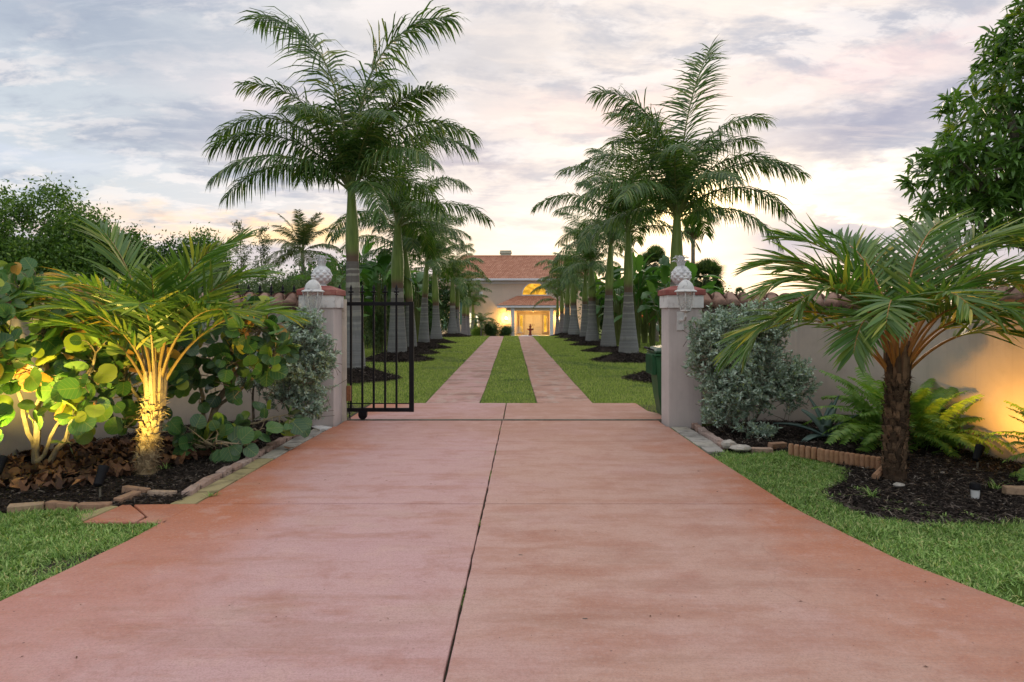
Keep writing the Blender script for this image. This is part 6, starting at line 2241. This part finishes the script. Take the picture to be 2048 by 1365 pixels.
strips(b, np.stack([x, y, np.full(len(x), .055)], -1), np.stack([np.cos(aa), np.sin(aa), rng.uniform(0, .35, len(x))], -1), np.stack([-np.sin(aa), np.cos(aa), 0 * aa], -1), rng.uniform(.05, .15, len(x)), .004, .5, 2, 0, prof=(1, 1, .3))
tag(b.build('dry_grass_wisps', M['fleck']), 'dry straw wisps on the mulch around the right palm', 'straw', kind='stuff')
for q, (px, py, lab, s) in enumerate(((1745, 1000, 'small pale green weed at the lawn edge below the dark palm', .13), (1990, 985, 'thin upright weed beside the right path light', .14), (1645, 1018, 'tiny weed in the right lawn margin', .06), (330, 945, 'small green weed in the mulch right of the lit palm', .10), (425, 1000, 'tiny weed between the left pavers and driveway', .07))):
    x_, y_ = gp(px, py)
    m_ = 26
    aa = rng.uniform(0, 6.28, m_)
    b = MB()
    strips(b, np.stack([rng.normal(0, .02, m_), rng.normal(0, .02, m_), 0 * aa], -1), np.stack([np.cos(aa) * .8, np.sin(aa) * .8, rng.uniform(.3, 1.2, m_)], -1), np.stack([-np.sin(aa), np.cos(aa), 0 * aa], -1), rng.uniform(.5, 1.1, m_) * s, .007, .5, 3, 0, prof=(.8, 1, .6, .1))
    o = b.build('weed', M['grass'])
    o.location = (x_, y_, .035)
    tag(o, lab, 'weed')


# ------------------------------------------------------------------ landscape lights
def spot_fixture(x, y, z, aim, label, lit=True, h=.16):
    root = thing('landscape_light', (x, y, z), label, 'garden light')
    b = MB()
    tube(b, [(x, y, z - .08), (x, y, z + h * .5)], .009, 6)
    b.build('stake', M['steel'], root)
    d = unit(np.array(aim) - np.array([x, y, z + h]))
    c = np.array([x, y, z + h])
    b = MB()
    tube(b, [c - d * .075, c - d * .06, c + d * .05, c + d * .065, c + d * .1], [.02, .036, .038, .044, .044], 14, 0, False)
    tube(b, [c - d * .075, c - d * .074], [.02, .001], 14, 0, False)
    b.build('lamp_head', M['black'], root, smooth=True)
    if lit:
        b = MB()
        tube(b, [c + d * .060, c + d * .061], [.036, .036], 14, 0, True)
        b.build('lens', M['uplens'], root)
    return c + d * .11, d


def spot_light(name, p, d, power, col, ang, blend=.8, rad=.03):
    L = bpy.data.lights.new(name, 'SPOT')
    L.energy = power
    L.color = col
    L.spot_size = R(ang)
    L.spot_blend = blend
    L.shadow_soft_size = rad
    o = bpy.data.objects.new(name, L)
    COL.objects.link(o)
    o.location = p
    o.rotation_euler = Vector(-np.asarray(d)).to_track_quat('Z', 'Y').to_euler()
    return o


p, d = spot_fixture(-3.50, 5.80, .04, (-3.53, 6.66, 1.5), 'black spotlight on a stake in the left mulch aimed up the palm')
spot_light('palm_uplight', p, d, 115, (1.0, .72, .15), 125, .9)
p, d = spot_fixture(-4.62, 6.15, .05, (-4.72, 6.9, 1.2), 'low black spotlight in the leaf litter under the far left sea grape')
spot_light('shrub_uplight', p, d, 130, (1.0, .76, .20), 120, .9)
p, d = spot_fixture(4.74, 6.95, .03, (5.40, 7.3, 1.3), 'black spotlight on a stake by the orange-lit right wall', h=.13)
spot_light('wall_uplight', p, d, 46, (1.0, .46, .06), 160, 1.0)
p, d = spot_fixture(3.95, 6.85, .03, (3.66, 6.5, 1.5), 'black spotlight hidden behind the dark palm trunk', h=.10)
spot_light('crown_uplight', p, d, 40, (1.0, .50, .08), 90, .9)
spot_fixture(4.28, 8.35, .03, (4.1, 8.0, .3), 'small black spotlight leaning behind the agave', False, h=.10)


def path_light(px, py, label):
    x_, y_ = gp(px, py)
    root = thing('path_light', (x_, y_, .035), label, 'garden light')
    b = MB()
    lathe(b, [(.030, 0), (.034, .05), (.034, .075)], 12, (x_, y_, .035))
    b.build('body', M['lampw'], root, smooth=True)
    b = MB()
    lathe(b, [(.036, .072), (.044, .078), (.044, .10), (.036, .125), (.015, .135), (0, .137)], 14, (x_, y_, .035))
    b.build('cap', M['black'], root, smooth=True)


path_light(1950, 1005, 'squat path light with dark cap in the mulch at the right')
print('foreground ok')

# ================================================================== HOUSE
HYD = 70.0
HZ = float(terr(70))
k_ = HYD / F


def hx(px):
    return (px - CX) * k_


def hz(py):
    return CH - (py - HY) * k_


house = thing('house', (0.6, HYD, HZ), 'cream two-storey house with red tile roof and lit arched entry porch', 'house')
x0, x1 = hx(868), hx(1172)
b = MB()
ze = hz(560)
ax0, ax1, az0, az1 = hx(1045), hx(1093), hz(590), hz(566)
# facade with door recess left open
dx0, dx1, dzt = hx(1034), hx(1099), hz(622)
box(b, x0, dx0, HYD, HYD + 9, HZ - .1, ze)
box(b, dx1, x1, HYD, HYD + 9, HZ - .1, ze)
box(b, dx0, dx1, HYD, HYD + 9, dzt, ze)
b.build('wall', M['housewall'], house)
b = MB()
box(b, dx0, dx1, HYD + 1.2, HYD + 1.4, HZ, dzt - .002)
b.build('entry_wall', M['porchwall'], house)
b = MB()
box(b, dx0 + .01, dx1 - .01, HYD, HYD + 1.2, dzt - .06, dzt - .004)
b.build('entry_ceiling', M['porchwall'], house)


def tiled_roof(parent, corners, name, colw=.26, roww=.36, lip=.035, bar=.05):
    """corners: eave-left, eave-right, ridge-right, ridge-left (3D). barrel rows as real relief"""
    A, B_, C, D_ = [np.array(c, float) for c in corners]
    W_ = np.linalg.norm(B_ - A)
    H_ = np.linalg.norm(((C + D_) - (A + B_)) / 2)
    nc = max(2, int(W_ / colw)) * 4
    nr = max(2, int(H_ / roww))
    N_ = unit(np.cross(B_ - A, D_ - A))
    if N_[2] < 0:
        N_ = -N_
    b = MB()
    us = np.linspace(0, 1, nc + 1)
    prof = np.abs(np.sin(us * nc / 4 * math.pi)) * bar
    for r in range(nr):
        v0, v1 = r / nr, (r + 1) / nr
        rows = []
        for v_, lift in ((v0, lip), (v1, 0.0)):
            L_ = A + (D_ - A) * v_
            R_ = B_ + (C - B_) * v_
            rows.append(L_ + (R_ - L_) * us[:, None] + N_ * (prof[:, None] + lift))
        low = rows[0] - N_ * (lip + .01)
        V = np.concatenate([low, rows[0], rows[1]])
        m_ = nc + 1
        Fq = [(q, q + 1, m_ + q + 1, m_ + q) for q in range(nc)] + [(m_ + q, m_ + q + 1, 2 * m_ + q + 1, 2 * m_ + q) for q in range(nc)]
        rv = np.repeat(rng.random(nc // 4 + 2), 4)[:m_]
        b.add(V, Fq, 0, np.concatenate([rv, rv, rv]))
    return tag(b.build(name, M['rooftile'], parent), kind='stuff')


rx0, rx1 = x0 - .6, x1 + .6
zr = CH + (HY - 514) * 75.0 / F
tiled_roof(house, [(rx0, HYD - .6, ze + .05), (rx1, HYD - .6, ze + .05), (rx1 - .2, 75, zr), (rx0 + 3.0, 75, zr)], 'roof_tiles')
b = MB()
b.add([(rx0, HYD - .6, ze), (rx1, HYD - .6, ze), (rx1 - .2, 75, zr - .07), (rx0 + 3, 75, zr - .07), (rx0, 80.6, ze), (rx1, 80.6, ze)], [(0, 1, 2, 3), (3, 2, 5, 4), (0, 3, 4), (1, 5, 2), (0, 4, 5, 1)])
b.build('roof_body', M['rooftile'], house)
b = MB()
box(b, rx0, rx1, HYD - .75, HYD - .61, ze - .12, ze + .09)
box(b, x0 - .02, x1 + .02, HYD - .10, HYD - .003, ze - .42, ze - .12)
b.build('gutter', M['fascia'], house, bevel=.02)
b = MB()
for q in range(int((rx1 - rx0 - 3.2) / .4)):
    xx = rx0 + 3.0 + q * .4
    tube(b, [(xx, 75, zr + .03), (xx + .44, 75, zr + .05)], [.13, .11], 8)
tag(b.build('ridge_tiles', M['rooftile'], house, smooth=True), kind='stuff')
# chimney
b = MB()
cx0, cx1 = hx(1001) * 1.08, hx(1022) * 1.08
zt = CH + (HY - 501) * 75 / F
box(b, cx0, cx1, 75.2, 76.2, zr - 1, zt - .35)
ch = b.build('chimney', M['chim'], house, bevel=.02)
b = MB()
box(b, cx0 - .09, cx1 + .09, 75.1, 76.3, zt - .35, zt - .18)
box(b, cx0 - .05, cx1 + .05, 75.15, 76.25, zt - .16, zt)
b.build('chimney_cap', M['chim'], ch, bevel=.03)
# porch
PYF = 67.4
kp = PYF / F
pz = CH - (613 - HY) * kp
pzr = CH - (593 - HY) * 69.8 / F
pxa, pxb = (994 - CX) * kp, (1134 - CX) * kp
pra, prb = (1036 - CX) * 69.8 / F, (1098 - CX) * 69.8 / F
tiled_roof(house, [(pxa, PYF, pz + .06), (pxb, PYF, pz + .06), (prb, 69.9, pzr), (pra, 69.9, pzr)], 'porch_roof_tiles')
tiled_roof(house, [(pxa, 69.98, pz + .06), (pxa, PYF, pz + .06), (pra, 69.9, pzr), (pra, 69.95, pzr)], 'porch_roof_tiles')
tiled_roof(house, [(pxb, PYF, pz + .06), (pxb, 69.98, pz + .06), (prb, 69.95, pzr), (prb, 69.9, pzr)], 'porch_roof_tiles')
b = MB()
box(b, pxa, pxb, PYF - .01, 69.95, pz - .16, pz + .05)
b.build('porch_fascia', M['fascia'], house, bevel=.02)
b = MB()
box(b, pxa + .9, pxb - .9, PYF + .25, 69.9, pz - .45, pz - .163)
b.build('porch_beam', M['porchwall'], house)
for pxc in ((1022, 1029), (1100, 1107)):
    b = MB()
    box(b, (pxc[0] - CX) * kp, (pxc[1] - CX) * kp, PYF + .2, PYF + .55, HZ, pz - .165)
    cx_ = (pxc[0] + pxc[1]) / 2
    xa_, xb_ = (pxc[0] - CX) * kp, (pxc[1] - CX) * kp
    box(b, xa_ - .04, xb_ + .04, PYF + .16, PYF + .59, HZ, HZ + .12)
    b.build('porch_column', M['fascia'], house, bevel=.01)
b = MB()
box(b, pxa + .6, pxb - .6, PYF, HYD + 1.2, HZ - .1, HZ + .08)
b.build('porch_floor', M['chim'], house)
# door pair and sidelights on the entry wall
kd = 71.2 / F
yd = HYD + 1.19
dxa, dxm, dxb = (1049 - CX) * kd, (1066.5 - CX) * kd, (1084 - CX) * kd
zdt = CH - (630 - HY) * kd
for a0_, a1_ in ((dxa, dxm - .01), (dxm + .01, dxb)):
    b = MB()
    box(b, a0_, a1_, yd - .07, yd - .005, HZ + .08, zdt)
    dr = b.build('door', M['doorw'], house)
    w_ = (a1_ - a0_)
    for r in range(3):
        zz0 = HZ + .25 + r * (zdt - HZ - .3) / 3
        b = MB()
        box(b, a0_ + w_ * .2, a1_ - w_ * .2, yd - .10, yd - .071, zz0, zz0 + (zdt - HZ - .3) / 3 - .15)
        b.build('door_panel', M['doorw'], dr, bevel=.01)
    b = MB()
    hxk = dxm - .09 if a0_ < dxm - .5 and a1_ <= dxm else dxm + .09
    tube(b, [(hxk, yd - .12, HZ + 1.0), (hxk, yd - .12, HZ + 1.2)], .02, 6)
    b.build('handle', M['steel'], dr)
for sa, sb in ((1038, 1047.5), (1086, 1095)):
    b = MB()
    xa, xb = (sa - CX) * kd, (sb - CX) * kd
    zs0, zs1 = HZ + .28, zdt
    f_ = .10
    box(b, xa, xa + f_, yd - .08, yd - .005, zs0, zs1)
    box(b, xb - f_, xb, yd - .08, yd - .005, zs0, zs1)
    box(b, xa + f_, xb - f_, yd - .08, yd - .005, zs1 - f_, zs1)
    box(b, xa + f_, xb - f_, yd - .08, yd - .005, zs0, zs0 + f_)
    wnd = b.build('sidelight', M['doorw'], house)
    b = MB()
    box(b, xa + f_, xb - f_, yd - .04, yd - .02, zs0 + f_, zs1 - f_)
    b.build('pane', M['glow'], wnd)


def arch_pts(xa, xb, z0_, z1_, n=12, full=True):
    c = (xa + xb) / 2
    r_ = (xb - xa) / 2
    rz_ = z1_ - z0_ if full else r_
    base = z0_ if full else z1_ - r_
    pts = [(xa, z0_)] if not full else []
    pts += [(c - r_ * math.cos(t), base + rz_ * math.sin(t)) for t in np.linspace(0, math.pi, n)]
    if not full:
        pts += [(xb, z0_)]
    return pts


def arch_plate(b, pts, y0, y1, mat=0):
    n = len(pts)
    V = [(x_, y0, z_) for x_, z_ in pts] + [(x_, y1, z_) for x_, z_ in pts]
    b.add(V, [tuple(range(n)), tuple(range(2 * n - 1, n - 1, -1))] + [(q, n + q, n + (q + 1) % n, (q + 1) % n) for q in range(n)], mat)


b = MB()
arch_plate(b, arch_pts(ax0 - .12, ax1 + .12, az0 - .10, az1 + .14), HYD - .06, HYD - .003)
w_ = b.build('arched_window', M['fascia'], house)
b = MB()
arch_plate(b, arch_pts(ax0, ax1, az0, az1), HYD - .075, HYD - .062)
b.build('pane', M['glow'], w_)
# side windows (left wing), shutters
for (wa, wb, t_, b0_) in ((939.5, 945.5, 626, 656), (880, 886, 622, 658), (952, 956, 632, 652)):
    b = MB()
    box(b, hx(wa) - .06, hx(wb) + .06, HYD - .05, HYD - .003, hz(b0_) - .06, hz(t_) + .06)
    w_ = b.build('window', M['fascia'], house)
    for r in range(4):
        zz0 = hz(b0_) + r * (hz(t_) - hz(b0_)) / 4
        b = MB()
        box(b, hx(wa), hx(wb), HYD - .065, HYD - .052, zz0 + .03, zz0 + (hz(t_) - hz(b0_)) / 4 - .02)
        b.build('pane', M['glowpale'], w_)
for (wa, wb, t_, b0_, full) in ((885.5, 894, 626, 658, False), (886, 897, 578, 598, False), (920, 925, 600, 650, False), (948, 954, 636, 660, False), (869, 873, 626, 658, False)):
    b = MB()
    arch_plate(b, arch_pts(hx(wa), hx(wb), hz(b0_), hz(t_), full=False), HYD - .09, HYD - .004)
    b.build('shutter', M['shutter'], house)
b = MB()
box(b, hx(958), hx(966), HYD - .05, HYD - .003, hz(594), hz(584))
w_ = b.build('window', M['fascia'], house)
# sconces
for q, px in enumerate((1012.5, 1119.5)):
    xs_ = hx(px)
    zs_ = hz(637)
    root = thing('wall_sconce', (xs_, HYD - .2, zs_), 'glowing wall sconce ' + ('left' if q == 0 else 'right') + ' of the entry porch', 'wall lamp', 'sconces beside the porch')
    b = MB()
    lathe(b, [(0, -.16), (.10, -.15), (.12, 0), (.10, .15), (0, .16)], 10, (xs_, HYD - .2, zs_))
    b.build('glass', M['sconce'], root, smooth=True)
    b = MB()
    box(b, xs_ - .07, xs_ + .07, HYD - .08, HYD - .003, zs_ - .2, zs_ + .2)
    b.build('bracket', M['black'], root)
    L = bpy.data.lights.new('sconce_light', 'POINT')
    L.energy = 110
    L.color = (1, .58, .16)
    L.shadow_soft_size = .12
    o = bpy.data.objects.new('sconce_light', L)
    COL.objects.link(o)
    o.location = (xs_, HYD - .55, zs_)
L = bpy.data.lights.new('porch_light', 'POINT')
L.energy = 60
L.color = (1, .60, .18)
L.shadow_soft_size = .15
o = bpy.data.objects.new('porch_light', L)
COL.objects.link(o)
o.location = (hx(1066), 69.3, pz - .75)
xs_ = hx(1066)
root = thing('porch_ceiling_lamp', (xs_, 69.0, pz - .5), 'small dark lamp hanging from the porch ceiling', 'ceiling lamp')
b = MB()
lathe(b, [(0, -.14), (.12, -.11), (.16, 0), (0, .05)], 10, (xs_, 69.0, pz - .42))
b.build('lamp_shade', M['steel'], root, smooth=True)
# left wing wall light
xs_, zs_ = hx(877), hz(632)
root = thing('wall_sconce', (xs_, HYD - .2, zs_), 'bright wall sconce at the left end of the house', 'wall lamp')
b = MB()
lathe(b, [(0, -.16), (.10, -.15), (.12, 0), (.10, .15), (0, .16)], 10, (xs_, HYD - .2, zs_))
b.build('glass', M['sconce'], root, smooth=True)
L = bpy.data.lights.new('sconce_light', 'POINT')
L.energy = 90
L.color = (1, .66, .25)
L.shadow_soft_size = .12
o = bpy.data.objects.new('sconce_light', L)
COL.objects.link(o)
o.location = (xs_, HYD - .6, zs_)

# fountain
fx, fy = (1060.5 - CX) * 62 / F, 62.0
fz = float(terr(fy))
root = thing('fountain', (fx, fy, fz), 'dark red tiered fountain in front of the white entry door', 'fountain')
zb = fz


def fzp(py):
    return CH - (py - HY) * 62 / F


b = MB()
lathe(b, [(0, zb), (.9, zb), (.9, fzp(673)), (.8, fzp(671.5)), (.75, fzp(673)), (0, fzp(674))], 20, (fx, fy, 0))
b.build('basin', M['fascia'], root, smooth=True)
b = MB()
lathe(b, [(.17, fzp(673)), (.14, fzp(669)), (.08, fzp(665)), (.12, fzp(662)), (.28, fzp(660.5)), (.33, fzp(658)), (.08, fzp(659)), (.07, fzp(656)), (.10, fzp(654.5)), (.13, fzp(653)), (.05, fzp(652)), (.07, fzp(650)), (0, fzp(648))], 14, (fx, fy, 0))
b.build('bowl_column', M['fount'], root, smooth=True)
# white chair on the porch
cxh, cyh = (1038 - CX) * 66.5 / F, 66.5
root = thing('porch_chair', (cxh, cyh, HZ + .02), 'white metal chair standing by the left porch column', 'chair')
for nm, bx_ in (('seat', (-.24, .24, -.24, .24, .42, .46)), ('leg', (-.24, -.2, -.24, -.2, 0, .42)), ('leg', (.2, .24, -.24, -.2, 0, .42)), ('leg', (-.24, -.2, .2, .24, 0, .42)), ('leg', (.2, .24, .2, .24, 0, .42))):
    b = MB()
    box(b, cxh + bx_[0], cxh + bx_[1], cyh + bx_[2], cyh + bx_[3], HZ + bx_[4], HZ + bx_[5])
    b.build(nm, M['doorw'], root)
b = MB()
for q in range(5):
    box(b, cxh - .24 + q * .11, cxh - .20 + q * .11, cyh + .2, cyh + .24, HZ + .46, HZ + .95)
box(b, cxh - .24, cxh + .24, cyh + .195, cyh + .245, HZ + .95, HZ + 1.0)
b.build('backrest', M['doorw'], root)
# small palm by the house
SM = [frond_mesh('frond', 1.5, a0, a1, 34, .34, .035, .7, pet=.15, plume=.15, seed=400 + q, mats=('royal', 'rachis'), rr=.018) for q, (a0, a1) in enumerate(((75, 0), (55, -45), (25, -70)))]
sx_, sy_ = (962 - CX) * 65 / F, 65.0
sz_ = float(terr(sy_))
root = thing('dwarf_palm', (sx_, sy_, sz_), 'dwarf palm with arching fronds by the left house wall', 'palm tree')
b = MB()
tube(b, [(sx_, sy_, sz_ - .1), (sx_ + .05, sy_, sz_ + 1.4)], [.09, .07], 8)
b.build('trunk', M['barkg'], root, smooth=True)
for q in range(18):
    inst(SM[q % 3], 'frond', root, (sx_ + .05, sy_, sz_ + 1.4), (0, 0, R(q * 137.5)), 1.05)
print('house ok', len(bpy.data.objects))
tris = sum(len(me.loops) - 2 * len(me.polygons) for me in bpy.data.meshes)
print('tris', tris)
